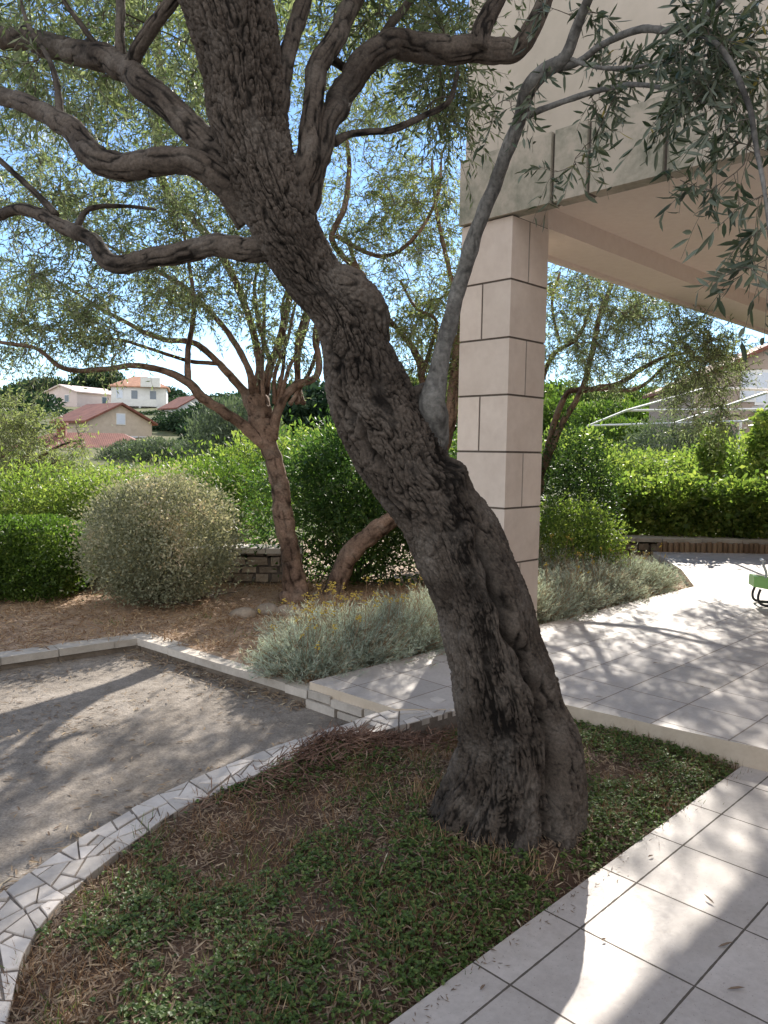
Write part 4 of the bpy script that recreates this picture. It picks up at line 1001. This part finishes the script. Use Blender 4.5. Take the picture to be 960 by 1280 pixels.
# rocks in the garden and at the tree foot
def rock(loc, s, label, m, seed):
    import bmesh
    bm = bmesh.new(); bmesh.ops.create_icosphere(bm, subdivisions=3, radius=1)
    V = np.array([v.co[:] for v in bm.verts]); V = V * (1 + .35 * fbm(V * 1.3 + seed, 3, seed))[:, None] * s
    for v, c in zip(bm.verts, V): v.co = c
    me = bpy.data.meshes.new('rock'); bm.to_mesh(me); bm.free(); me.materials.append(m)
    at_ = me.attributes.new('v', 'FLOAT', 'FACE'); at_.data.foreach_set('value', np.full(len(me.polygons), R.random(), np.float32))
    for p in me.polygons: p.use_smooth = True
    o = bpy.data.objects.new('rock', me); col.objects.link(o); o.location = loc
    return tag(o, label, 'rock')
for k, (px_, py_, s, lb) in enumerate([(305, 770, (.13, .1, .07), 'leftmost garden rock in the short row before the upright olive'), (335, 766, (.11, .09, .08), 'middle garden rock in the row before the upright olive'), (365, 768, (.15, .1, .08), 'largest garden rock in the row before the olive trunk foot'), (395, 772, (.1, .09, .06), 'garden rock at the end of the row before the leaning brown trunk')]):
    p = gnd(px_, py_, .06); rock((p[0], p[1], .07), s, lb, M['rubble'], k + 2)
p = gnd(592, 1083, .04); rock((p[0], p[1], .03), (.075, .06, .035), 'flat grey rock sunk in the soil at the foot of the big olive', M['kerb'], 9)

# ================================================================== GROUND LITTER AND GREENERY
def clover(poly, n, zf, sel=None, size=.013):
    P = scatter(poly, n * 2)
    den = fbm(np.column_stack([P * 1.9, P[:, 0] * 0]), 3, 71); k = den + R.normal(0, .09, len(P)) > .05
    if sel is not None: k &= sel(P)
    P = P[k][:n]; m = len(P); h = .012 + .03 * R.random(m); z = zf(P) + h; mb = MB()
    az = R.random(m) * 6.283
    for j in range(3):
        a_ = az + j * 2.094; tl = R.normal(0, .35, m)
        D = np.column_stack([np.cos(a_), np.sin(a_), tl])
        leaves(mb, np.column_stack([P, z]), D, size * (.7 + .7 * R.random(m)), size * (.95 + .4 * R.random(m)), np.clip(.5 + R.normal(0, .25, m), 0, 1), 0, detail=True, up=.8)
    P3 = np.stack([np.column_stack([P, zf(P) - .005]), np.column_stack([P, z])], 1); twigs(mb, P3, .0008, .0006, m=0)
    return mb
bare = [(gnd(x, y, .02)[:2], r_) for x, y, r_ in ((775, 962, .13), (690, 1095, .11), (385, 1150, .12), (250, 1200, .08), (430, 1225, .09), (590, 985, .10))]
def clear(P):
    k = np.linalg.norm(P - TB, axis=1) > .33
    for c, r_ in bare: k &= np.linalg.norm(P - c, axis=1) + .16 * fbm(np.column_stack([P * 9, P[:, 0] * 0]), 3, 17) + .06 * R.normal(size=len(P)) > r_
    return k
stuff(clover(bed_poly, 11500, bedz, clear, .0115).build('clover', M['clover']), 'small green clover and weeds growing through the planted bed', 'weeds')
def litter(poly, n, zf, L, W, m, name, label, cat, dens=None, tone=.5, lift=.012, flat=.75):
    P = scatter(poly, n * 3)
    if dens is not None: P = P[dens(P)]
    P = P[:n]; k = len(P); mb = MB(); az = R.random(k) * 6.283
    D = np.column_stack([np.cos(az), np.sin(az), R.normal(0, 1 - flat, k)])
    leaves(mb, np.column_stack([P, zf(P) + .003 + lift * R.random(k)]), D, L * (.5 + .9 * R.random(k)), W * (.6 + .7 * R.random(k)), np.clip(tone + R.normal(0, .24, k), 0, 1), 0, detail=True, up=flat)
    return stuff(mb.build(name, m), label, cat)
litter(bed_poly, 21000, bedz, .040, .0062, M['litter'], 'leaf_litter', 'dry narrow olive leaves strewn over the planted bed', 'leaf litter', lambda P: fbm(np.column_stack([P * 2.3, P[:, 0] * 0]), 3, 91) + R.normal(0, .3, len(P)) > -.35, .45, .022, .7)
litter([(-7, 3.0), kc, pA + [-.02, 0], UE[70][:2], UE[45][:2], UE[20][:2], UE[0][:2], (-5, .8)], 2600, lambda P: np.full(len(P), SAND), .045, .010, M['litter'], 'fallen_leaves', 'scattered dry leaves and twigs on the bare dirt court', 'leaf litter', lambda P: fbm(np.column_stack([P * 1.1, P[:, 0] * 0]), 3, 101) + R.normal(0, .25, len(P)) > .05, .5, .008, .85)
ep = np.vstack([UE[::2][R.integers(0, 40, 900)][:, :2] + np.abs(R.normal(0, .10, (900, 1))) * np.array([[-.6, .5]]), (kc + (pA - kc) * R.random((700, 1))) - np.abs(R.normal(0, .12, (700, 1))) * np.array([[.55, .65]])])
mb = MB(); k = len(ep); az = R.random(k) * 6.28
leaves(mb, np.column_stack([ep, np.full(k, SAND + .004) + .012 * R.random(k)]), np.column_stack([np.cos(az), np.sin(az), R.normal(0, .2, k)]), .03 + .045 * R.random(k), .007 + .006 * R.random(k), np.clip(.55 + R.normal(0, .25, k), 0, 1), 0, detail=True, up=.8)
stuff(mb.build('drifted_leaves', M['litter']), 'dry leaves drifted along the edges of the dirt court', 'leaf litter')
ta = R.random(24) * 6.28; tb = TB + np.column_stack([np.cos(ta) * .40, np.sin(ta) * .36]) + R.normal(size=(24, 2)) * .05
mbq = (tb[:, None] + R.normal(size=(24, 16, 2)) * .035).reshape(-1, 2)
# red-brown heap of prunings by the border
k = 6000; P = np.array([-.25, 3.78]) + R.normal(size=(k, 2)) @ np.array([[.30, .20], [-.05, .11]]); P = P[inpoly(P, np.array(bed_poly))]
mb = MB(); k = len(P); az = R.normal(.5, 1.0, k)
leaves(mb, np.column_stack([P, bedz(P) + .07 * R.random(k)]), np.column_stack([np.cos(az), np.sin(az), R.normal(0, .35, k)]), .04 + .07 * R.random(k), .004 + .003 * R.random(k), np.clip(.4 + R.normal(0, .25, k), 0, 1), 0, detail=True, up=.5)
stuff(mb.build('dry_prunings', M['sticks']), 'low heap of reddish brown dry stems beside the paved border', 'dry stems')
# dry grass tufts in the bed
def grass(P, zf, m, Lr, w, tone, name, label, lean=.5):
    k = len(P); mb = MB(); D = np.column_stack([R.normal(0, lean, (k, 2)), np.ones(k)])
    leaves(mb, np.column_stack([P, zf(P) - .01]), D, Lr[0] + (Lr[1] - Lr[0]) * R.random(k), w, np.clip(tone + R.normal(0, .22, k), 0, 1), 0, detail=True)
    return stuff(mb.build(name, m), label, 'grass')
tc = scatter(bed_poly, 300); tc = tc[clear(tc)]
grass((tc[:, None] + R.normal(size=(len(tc), 34, 2)) * .045).reshape(-1, 2), bedz, M['straw'], (.04, .11), .0026, .25, 'dry_grass', 'thin dry grass tufts in the planted bed', .75)
grass(mbq, bedz, M['straw'], (.04, .12), .004, .5, 'foot_grass', 'dry grass blades standing round the foot of the big olive', .5)
tc = scatter(bed_poly, 150); tc = tc[clear(tc)]
grass((tc[:, None] + R.normal(size=(len(tc), 26, 2)) * .04).reshape(-1, 2), bedz, M['clover'], (.03, .09), .003, .55, 'green_grass', 'short green grass tufts in the planted bed', .6)
nearg = lambda P: (P[:, 1] < 9.2) & (P[:, 0] > -6)
litter([(-6, 1.5), kA, *gar_poly[1:4], (1.5, 7.2), (1.5, 9.2), (-6, 9.2)], 42000, garz, .06, .009, M['straw'], 'straw_litter', 'straw and dry leaves covering the garden soil past the kerb', 'straw', nearg, .5, .03, .7)
tc = scatter(gar_poly, 900); tc = tc[nearg(tc)]
grass((tc[:, None] + R.normal(size=(len(tc), 22, 2)) * .07).reshape(-1, 2), garz, M['straw'], (.04, .13), .005, .6, 'dry_lawn', 'short dry grass on the garden soil around the olive trunks', .7)
tc = scatter(gar_poly, 260); tc = tc[nearg(tc)]
grass((tc[:, None] + R.normal(size=(len(tc), 22, 2)) * .05).reshape(-1, 2), garz, M['clover'], (.03, .09), .005, .7, 'green_weeds', 'small green weeds in the dry garden soil', .6)
# loose leaves and dirt crumbs on the tiles
mb = MB()
for px_, py_, z_, az, L in [(893, 1132, PATH_Z, 1.9, .055), (897, 1186, PATH_Z, .3, .06), (908, 1239, PATH_Z, .1, .06), (752, 1178, PATH_Z, .6, .02), (810, 1073, PATH_Z, .5, .03), (727, 875, TER_Z, 0, .06), (744, 872, TER_Z, .2, .05), (816, 830, TER_Z, .4, .05), (790, 805, TER_Z, .7, .04), (880, 860, TER_Z, 2.1, .04), (600, 1240, PATH_Z, .9, .03)]:
    p = gnd(px_, py_, z_); leaves(mb, np.array([[p[0], p[1], z_ + .006]]), np.array([[math.cos(az), math.sin(az), .08]]), L, .011, np.array([.25]), 0, detail=True, up=.9)
P = np.column_stack([uv2xy(1.9, EDGE_V + .04) + 0 * R.normal(size=(90, 2))]); uu = 1.2 + 1.6 * R.random(90); vv_ = EDGE_V + .02 + np.abs(R.normal(0, .03, 90))
XY = np.stack([(uu + vv_) * .70711, (uu - vv_) * .70711], 1); az = R.random(90) * 6.28
leaves(mb, np.column_stack([XY, np.full(90, PATH_Z + .004)]), np.column_stack([np.cos(az), np.sin(az), R.normal(0, .2, 90)]), .012 + .015 * R.random(90), .004, R.random(90) * .5, 0, up=.7)
stuff(mb.build('loose_leaves', M['litter']), 'few loose dry leaves and crumbs lying on the pale tiles', 'leaf litter')

# ================================================================== TOY
tp = gnd(978, 757, TER_Z); toy = thing('seesaw_toy', 'small green plastic rocker seat with dark tube runners on the terrace', 'toy', (tp[0], tp[1], TER_Z))
mb = MB()    # moulded seat shell: cross-sections along its length
secs = []
for t in np.linspace(0, 1, 15):
    x = -.30 + t * .62; up_ = .12 * max(0, (.30 - t) / .30) ** 1.5 * 0 + .10 * (1 - min(t / .22, 1)) * .3 + .05 * math.cos(t * math.pi)
    w = .115 * (1 - .35 * abs(t - .35)); z = .235 - .06 * t + .03 * math.cos(t * 3)
    secs.append([(x, -w, z - .075), (x, -w * 1.02, z), (x, -w * .85, z + .03), (x, -w * .4, z + .006 if .12 < t < .9 else z + .035), (x, w * .4, z + .006 if .12 < t < .9 else z + .035), (x, w * .85, z + .03), (x, w * 1.02, z), (x, w, z - .075)])
SV = np.array(secs); k = 8
Q = [[a * k + b, a * k + b + 1, (a + 1) * k + b + 1, (a + 1) * k + b] for a in range(14) for b in range(7)] + [[a * k + 7, a * k, (a + 1) * k, (a + 1) * k + 7] for a in range(14)]
T = [[0, b + 1, b] for b in range(1, 7)] + [[14 * k, 14 * k + b, 14 * k + b + 1] for b in range(1, 7)]
mb.add(SV.reshape(-1, 3), Q, T); mb.build('seat', M['green'], toy, smooth=False)
for sd in (-1, 1):
    mb = MB(); pts = np.array([(-.235, sd * .10, .17), (-.255, sd * .105, .10), (-.245, sd * .11, .04), (-.20, sd * .115, .014), (-.05, sd * .115, .013), (.15, sd * .115, .013), (.27, sd * .11, .035), (.30, sd * .105, .10), (.29, sd * .10, .15)])
    mb.tube(spline(pts, 40), .0125, 10); mb.build('runner', M['darkmetal'], toy, smooth=True)
mb = MB(); mb.tube(spline(np.array([(-.17, 0, .24), (-.165, 0, .32), (-.195, 0, .40), (-.20, .0, .44)]), 20), .012, 10); mb.tube(np.array([(-.20, -.085, .445), (-.20, .085, .445)]), .013, 10); mb.build('handle', M['steel'], toy, smooth=True)
toy.rotation_euler = (0, 0, rad(-12))

# ================================================================== PERGOLA FRAME (far right)
pg = thing('pergola_frame', 'white bare pergola frame of thin beams beyond the hedge at right', 'pergola', (*at(926, 560, 26)[:2], hill(np.array([10.]), np.array([26.]))[0]))
po = np.array(pg.location)
def bar(a_, b_, r, nm):
    mb = MB(); d = np.array(b_) - np.array(a_); mb.tube(np.array([a_, (np.array(a_) + b_) / 2, b_]), r * .8, 4); mb.build(nm, M['white'], pg, po)
pz = 2.85
def hp(x, y): p = gnd(x, y, pz); return p
A = hp(735, 532); B = hp(960, 525.5); bar(A, A + (B - A) * 1.6, .05, 'beam')
A2 = hp(783, 513); B2 = hp(960, 511.5); bar(A2, A2 + (B2 - A2) * 1.6, .045, 'beam')
A3 = hp(884, 485); B3 = hp(960, 487); bar(A3, A3 + (B3 - A3) * 2, .035, 'beam')
bar(A, A2, .045, 'rafter'); bar(hp(840, 529.5), hp(960, 490), .04, 'rafter'); bar(hp(928, 526.5), hp(975, 515), .045, 'rafter'); bar(A2, A3, .04, 'rafter')
q = hp(926, 527); bar(q, (q[0], q[1], .5), .06, 'post'); bar(A, (A[0], A[1], .5), .06, 'post')
q = A + (B - A) * 1.55; bar(q, (q[0], q[1], .5), .06, 'post'); bar(A3 + (B3 - A3) * 1.9, (*(A3 + (B3 - A3) * 1.9)[:2], .2), .06, 'post')

# ================================================================== FAR HOUSES
def gable_house(name, label, px_, Y, base_py, w, d, h, rise, rz, wallm, roofm, wins, hip=False, over=.35, zbase=None, extra=None, chim=None):
    p = at(px_, base_py, Y); zb = p[2]; gz = hill(np.array([p[0]]), np.array([Y]))[0]
    t = thing(name, label, 'house', (p[0], p[1], zb), 'houses on the far hillside', rz)
    mb = MB(); dn = min(0, gz - zb) - 1.5
    V = [(-w / 2, -d / 2, dn), (w / 2, -d / 2, dn), (w / 2, d / 2, dn), (-w / 2, d / 2, dn), (-w / 2, -d / 2, h), (w / 2, -d / 2, h), (w / 2, d / 2, h), (-w / 2, d / 2, h)]
    Q = [[0, 1, 5, 4], [1, 2, 6, 5], [2, 3, 7, 6], [3, 0, 4, 7]]; T = []
    if not hip:     # ridge along y: gable shows on the -y face
        V += [(0, -d / 2, h + rise), (0, d / 2, h + rise)]; T = [[4, 5, 8], [6, 7, 9]]
    mb.add(V, Q, T); mb.build('wall', wallm, t)
    mb = MB(); th_ = .16
    def slabq(a_, b_, c_, e_):
        a_, b_, c_, e_ = map(np.array, (a_, b_, c_, e_)); up = np.array([0, 0, th_])
        mb.add([a_, b_, c_, e_, a_ + up, b_ + up, c_ + up, e_ + up], [[0, 3, 2, 1], [4, 5, 6, 7], [0, 1, 5, 4], [1, 2, 6, 5], [2, 3, 7, 6], [3, 0, 4, 7]])
    o_ = over; zo = h - rise * o_ / (w / 2)
    if not hip:
        slabq((-w / 2 - o_, -d / 2 - o_, zo + .02), (0, -d / 2 - o_, h + rise + .02), (0, d / 2 + o_, h + rise + .02), (-w / 2 - o_, d / 2 + o_, zo + .02))
        slabq((w / 2 + o_, d / 2 + o_, zo + .025), (0, d / 2 + o_, h + rise + .025), (0, -d / 2 - o_, h + rise + .025), (w / 2 + o_, -d / 2 - o_, zo + .025))
    else:
        k = max(d / 2 - w / 2 * .8, .3) if d > w else .3; kx = max(w / 2 - d / 2 * .8, .3) if w >= d else .3
        E_ = [(-w / 2 - o_, -d / 2 - o_, h), (w / 2 + o_, -d / 2 - o_, h), (w / 2 + o_, d / 2 + o_, h), (-w / 2 - o_, d / 2 + o_, h)]
        if w >= d: r0, r1 = (-kx, 0, h + rise), (kx, 0, h + rise); mb.add(E_ + [r0, r1] + [(x, y, z - .15) for x, y, z in E_], [[0, 1, 5, 4], [2, 3, 4, 5], [6, 7, 1, 0], [7, 8, 2, 1], [8, 9, 3, 2], [9, 6, 0, 3], [9, 8, 7, 6]], [[1, 2, 5], [3, 0, 4]])
        else: r0, r1 = (0, -k, h + rise), (0, k, h + rise); mb.add(E_ + [r0, r1] + [(x, y, z - .15) for x, y, z in E_], [[1, 2, 5, 4], [3, 0, 4, 5], [6, 7, 1, 0], [7, 8, 2, 1], [8, 9, 3, 2], [9, 6, 0, 3], [9, 8, 7, 6]], [[0, 1, 4], [2, 3, 5]])
    ro = mb.build('roof', roofm, t)
    if chim:
        mb = MB(); mb.box(chim, (.55, .55, 1.5)); mb.box((chim[0], chim[1], chim[2] + .8), (.7, .7, .14)); mb.build('chimney', roofm, ro)
    for wi in wins:   # face 'f' front(-y) / 'l' left(-x) / 'r'; along, z, width, height, glass kind
        f_, s_, z_, ww, hh, kind = wi
        fr = MB(); pn = MB()
        for b_, g_, o2, sc in ((fr, .10, .04, 1.0), (pn, .06, .055, .84)):
            if f_ == 'f': b_.box((s_, -d / 2 - o2 + g_ / 2 - .02, z_), (ww * sc, g_, hh * sc))
            elif f_ == 'l': b_.box((-w / 2 - o2 + g_ / 2 - .02, s_, z_), (g_, ww * sc, hh * sc))
            else: b_.box((w / 2 + o2 - g_ / 2 + .02, s_, z_), (g_, ww * sc, hh * sc))
        fo = fr.build('window', M['white'], t); pn.build('pane', M['glassd'] if kind == 'g' else M['shutter'], fo)
    if extra: extra(t, w, d, h)
    return t
# main stone house: long eaves side faces left-front, gable faces right-front
gable_house('hill_house', 'stone house with red gable roof and pale shuttered windows in the middle distance', 131, 62, 586, 5.6, 4.8, 3.7, 1.35, rad(50), M['stonew'], M['roof'],
            [('f', 0.0, 3.95, .8, .9, 's'), ('f', .1, 2.0, 1.0, 1.5, 'g'), ('f', 1.15, 2.0, .65, 1.3, 's'), ('f', 1.95, 2.0, .65, 1.3, 's'), ('l', -1.6, 2.3, .9, 1.1, 's'), ('l', 0.1, 2.3, .9, 1.1, 's'), ('l', 1.7, 2.3, .9, 1.1, 's')])
gable_house('hill_house', 'low house with red hipped roof and chimney in front of the stone house', 112, 52, 592, 9.6, 6.5, 1.35, 1.4, rad(12), M['cream'], M['roof'],
            [('f', 2.0, .8, 1.1, .9, 's'), ('f', 3.9, .8, 1.1, .9, 's'), ('f', -2.4, .8, 1.1, .9, 's')], hip=True, chim=(-1.6, -.6, 2.5))
gable_house('hill_house', 'small pink house with a shallow gable roof highest on the left of the hill', 104, 118, 512, 6.8, 8, 2.3, 1.0, rad(-28), M['pinkw'], M['pinkw'], [('f', -1.5, 1.4, 1.0, 1.1, 'g'), ('f', 1.3, 1.4, 1.0, 1.1, 'g'), ('r', 1, 1.4, 1, 1.1, 'g')])
def balc(t, w, d, h):
    mb = MB(); mb.box((-.6, -d / 2 - .8, 1.45), (w * .8, 1.6, .18)); mb.box((-.6, -d / 2 - 1.55, 1.95), (w * .8, .12, .85)); mb.build('balcony', M['white'], t)
    for x in (-3, .2, 2.6):
        mb = MB(); mb.tube(np.array([(x, -d / 2 - 1.5, -1.5), (x, -d / 2 - 1.5, 1.34)]), .14, 8); mb.build('column', M['white'], t)
    mb = MB(); mb.box((1.6, -d / 2 - .6, h + .55), (2.6, 1.4, 1.3)); mb.build('dormer', M['white'], t)
gable_house('hill_house', 'white two-storey villa with orange roof and balcony on the hill', 176, 112, 522, 7.4, 7, 4.2, 1.7, rad(14), M['white'], M['roofo'],
            [('f', -2.6, 3.0, 1.0, 1.5, 's'), ('f', -.6, 3.0, 1.0, 1.5, 'g'), ('f', 1.9, 3.0, 1.0, 1.5, 'g'), ('f', -1.5, .6, 1.2, 1.4, 'g'), ('f', 1.4, .6, 1.2, 1.4, 'g')], hip=True, extra=balc)
gable_house('hill_house', 'white house with long red lean-to roof right of the orange-roofed villa', 236, 100, 530, 5.4, 4.6, 1.9, 1.5, rad(42), M['white'], M['roof'], [('f', .1, 1.6, 1.0, 1.1, 'g'), ('f', 1.7, 1.3, .8, 1.0, 'g')])
def rbalc(t, w, d, h):
    mb = MB(); mb.box((.6, -d / 2 - .7, 2.75), (4.0, 1.4, .22)); mb.build('balcony', M['white'], t)
    mb = MB(); mb.box((.6, -d / 2 - 1.33, 3.8), (4.0, .05, .06))
    for x in np.linspace(-1.3, 2.5, 26): mb.box((x, -d / 2 - 1.33, 3.3), (.035, .035, .95))
    mb.build('railing', M['white'], t)
gable_house('neighbour_house', 'beige two-storey neighbour house with gable and white doors at the right edge', 935, 36, 592, 7.4, 8, 3.85, 1.8, rad(-6), M['beige'], M['roof'],
            [('f', -1.6, 3.7, .6, 1.3, 's'), ('f', -1.0, 3.65, .6, 1.45, 's'), ('f', .0, 1.6, .7, 1.0, 's'), ('f', 2.2, 1.6, 1.2, 1.5, 's'), ('f', 2.2, 3.65, .75, 1.5, 's')], extra=rbalc, over=.3)
bpy.data.objects['neighbour_house']['group'] = 'houses beyond the garden'

# ================================================================== VEGETATION BEYOND THE GARDEN
def far_shrub(name, label, px_, Y, base_py, dims, n, L, W, m, group=None, **kw):
    p = at(px_, base_py, Y); return shrub(name, label, 'tree' if 'tree' in name else 'shrub', p, dims, n, L, W, m, group=group, **kw)
# pale olive at the left beyond the garden
OLV = 15.0
tree('olive_tree', 'pale yellow-green olive tree beyond the hedge at the left edge', (10, 640, OLV), [(10, 660, OLV, 14), (18, 610, OLV, 11), (25, 585, OLV, 9), (40, 560, OLV, 6)],
     [[(20, 600, OLV, 8), (50, 572, OLV, 6), (80, 555, OLV, 4), (105, 550, OLV, 3)], [(15, 600, OLV, 8), (0, 560, OLV, 6), (-20, 520, OLV, 4)], [(25, 585, OLV, 7), (50, 588, OLV - .3, 5), (75, 574, OLV - .3, 3)]],
     np.vstack([inell(30, 560, OLV, 85, 45, 1.2, 90), inell(0, 520, OLV, 50, 30, 1, 36), inell(70, 590, OLV, 50, 25, 1, 30)]), M['bark2'], M['olive_y'], (.08, .022), .34, 9, 12, .008, .7)
far = []
s1 = far_shrub('silver_tree', 'silvery olive grove shrub below the stone house on the hill', 205, 42, 592, (2.6, 1.6, 1.0), 7000, .22, .07, M['farsilver'], lumps=.15, seed=41)
copy_tree(s1, at(165, 590, 44), 1.0, (.8, .8, .95), 'silvery shrub right below the gable end of the stone house')
copy_tree(s1, at(250, 594, 40), 2.2, (.9, .9, .95), 'silvery shrub between the stone house and the upright olive trunk')
copy_tree(s1, at(300, 592, 30), .5, (.75, .8, 1.5), 'silvery tree seen left of the upright olive fork')
copy_tree(s1, at(275, 570, 34), 4.5, (.6, .7, 1.3), 'tall silvery tree right of the far hedges')
d1 = far_shrub('dark_tree', 'dark green clump below the white house with the long red roof', 222, 72, 554, (2.6, 2, 1.25), 6000, .30, .16, M['fardark'], lumps=.2, seed=42, group='dark evergreens on the far hillside')
LB = 'dark evergreen tree on the far hillside among the houses'
for k, (x, Y, py, sx_, sz_) in enumerate([(55, 125, 516, 1.5, 2.2), (125, 150, 500, 2.2, 2.4), (40, 150, 512, 2.4, 2.3), (75, 140, 508, 1.4, 2.0), (205, 150, 512, 2.6, 1.7), (250, 140, 522, 2.5, 1.6), (60, 96, 540, 2.6, 1.2), (90, 90, 545, 2.4, 1.1), (20, 100, 535, 2.2, 2.0), (190, 95, 535, 2.0, .8), (255, 70, 548, 1.2, 1.1), (295, 90, 545, 3.0, 1.7), (330, 80, 555, 2.5, 2.0), (400, 70, 555, 2.6, 2.2), (470, 80, 545, 3, 2.4), (30, 70, 565, 1.6, 1.0), (205, 85, 540, 1.0, .7), (275, 60, 562, 1.2, 1.0), (150, 100, 535, 1.2, .6), (85, 105, 528, 1.0, .5), (310, 120, 530, 2.4, 2.0)]):
    copy_tree(d1, at(x, py, Y), k * 1.3, (sx_, sx_, sz_), LB)
d1['label'] = LB
y1 = far_shrub('green_shrub', 'sunny green shrub in the gardens below the far houses', 60, 24, 638, (1.7, 1.3, .62), 6000, .14, .06, M['laurel'], lumps=.42, wild=.1, seed=43, group='sunny shrubs beyond the garden wall')
LY = 'sunny green shrub in the neighbouring gardens beyond the wall'
for k, (x, Y, py, sx_, sz_) in enumerate([(120, 22, 640, 1.0, 1.0), (180, 24, 638, 1.0, .9), (250, 23, 636, .9, 1.1), (330, 24, 612, 1, 1.3), (-10, 22, 634, 1, 1.2), (400, 26, 605, 1.2, 1.4), (770, 20, 618, .9, .8), (830, 21, 615, 1.0, .85), (900, 20, 618, .9, .9), (960, 18, 622, .9, 1.1), (720, 22, 608, .9, 1.2), (540, 24, 608, 1.2, 1.3), (610, 24, 605, 1.2, 1.3)]):
    copy_tree(y1, at(x, py, Y), k * 1.7, (sx_, sx_, sz_), LY)
y1['label'] = LY
g1 = far_shrub('hill_tree', 'green tree on the right hillside behind the pergola', 760, 62, 560, (3.6, 3, 2.0), 7000, .34, .18, M['hedge'], lumps=.2, seed=44, group='green trees on the right hillside')
LG = 'green tree on the right hillside beyond the pergola frame'
for k, (x, Y, py, sx_, sz_) in enumerate([(700, 70, 560, 1.0, 1.2), (810, 75, 555, 1.1, 1.1), (850, 58, 560, .8, .9), (740, 100, 535, 1.4, 1.4), (800, 110, 530, 1.5, 1.4), (690, 100, 535, 1.4, 1.6), (640, 80, 550, 1.3, 1.8), (570, 75, 550, 1.3, 1.8), (520, 90, 545, 1.5, 1.8), (990, 60, 560, 1.2, 1.5), (770, 48, 575, .7, .7)]):
    copy_tree(g1, at(x, py, Y), k * 2.1, (sx_, sx_, sz_), LG)
g1['label'] = LG
b1 = far_shrub('silver_tree', 'blue-green bushy tree before the neighbour house', 828, 30, 590, (1.7, 1.4, 1.05), 6000, .15, .05, M['farsilver'], lumps=.2, seed=45)
copy_tree(b1, at(885, 588, 29), 1.2, (.8, .8, 1.0), 'blue-green bushy tree left of the pergola post')
b2 = far_shrub('leafy_shrub', 'young light green leafy tree by the pergola post', 888, 17, 600, (.32, .3, .62), 1500, .11, .07, M['laurel'], lumps=.3, seed=46)
copy_tree(b2, at(955, 600, 15), 1.2, (1.2, 1.2, 1.15), 'light green leafy tree at the right edge before the neighbour house')

# ================================================================== CAMERA, LIGHT, SKY
sc = bpy.context.scene
cd = bpy.data.cameras.new('camera'); cam = bpy.data.objects.new('camera', cd); col.objects.link(cam)
cd.sensor_fit = 'VERTICAL'; cd.sensor_height = 36; cd.lens = 36 * F / 1280; cd.clip_end = 2000; cd.clip_start = .05
mw = Matrix.Identity(4)
for k in range(3):
    mw[k][0] = RT[k]; mw[k][1] = UP[k]; mw[k][2] = -_fw[k]; mw[k][3] = EYE[k]
cam.matrix_world = mw; sc.camera = cam
SUN_AZ, SUN_EL = rad(13.5), rad(29.6)      # to the right of straight ahead
sd = bpy.data.lights.new('sun', 'SUN'); sd.energy = 4.6; sd.angle = rad(.53); sd.color = (1, .93, .83)
so = bpy.data.objects.new('sun', sd); col.objects.link(so)
tosun = Vector((math.sin(SUN_AZ) * math.cos(SUN_EL), math.cos(SUN_AZ) * math.cos(SUN_EL), math.sin(SUN_EL)))
so.rotation_euler = tosun.to_track_quat('Z', 'Y').to_euler(); so.location = (3, 10, 12)
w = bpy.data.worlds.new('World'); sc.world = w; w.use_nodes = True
nt = w.node_tree; bg = nt.nodes['Background']
sky = nt.nodes.new('ShaderNodeTexSky'); sky.sky_type = 'NISHITA'; sky.sun_disc = False; sky.sun_elevation = SUN_EL; sky.sun_rotation = SUN_AZ
sky.air_density = .85; sky.dust_density = .0; sky.ozone_density = 3.2
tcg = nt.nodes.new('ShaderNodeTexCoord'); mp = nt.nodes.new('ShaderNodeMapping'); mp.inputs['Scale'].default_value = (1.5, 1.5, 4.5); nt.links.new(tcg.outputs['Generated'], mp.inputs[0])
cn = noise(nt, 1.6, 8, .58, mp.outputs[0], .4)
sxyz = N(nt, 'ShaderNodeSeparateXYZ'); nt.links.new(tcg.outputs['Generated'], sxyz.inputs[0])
cn = mth(nt, 'SUBTRACT', cn, mth(nt, 'MULTIPLY', sxyz.outputs[1], .16))      # extra unseen cumulus added behind the viewer as front fill light
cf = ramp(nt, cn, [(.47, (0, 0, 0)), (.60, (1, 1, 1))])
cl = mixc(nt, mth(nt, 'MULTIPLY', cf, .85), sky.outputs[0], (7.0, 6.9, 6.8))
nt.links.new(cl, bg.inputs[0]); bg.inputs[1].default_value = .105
sc.view_settings.view_transform = 'Standard'; sc.view_settings.look = 'None'; sc.view_settings.gamma = 1; sc.view_settings.exposure = 1.25; sc.view_settings.use_curve_mapping = False
sc.render.engine = 'CYCLES'; cy = sc.cycles
cy.max_bounces = 7; cy.diffuse_bounces = 6; cy.glossy_bounces = 2; cy.transmission_bounces = 4; cy.transparent_max_bounces = 4
cy.use_denoising = True; cy.sample_clamp_indirect = 6; cy.caustics_reflective = False; cy.caustics_refractive = False
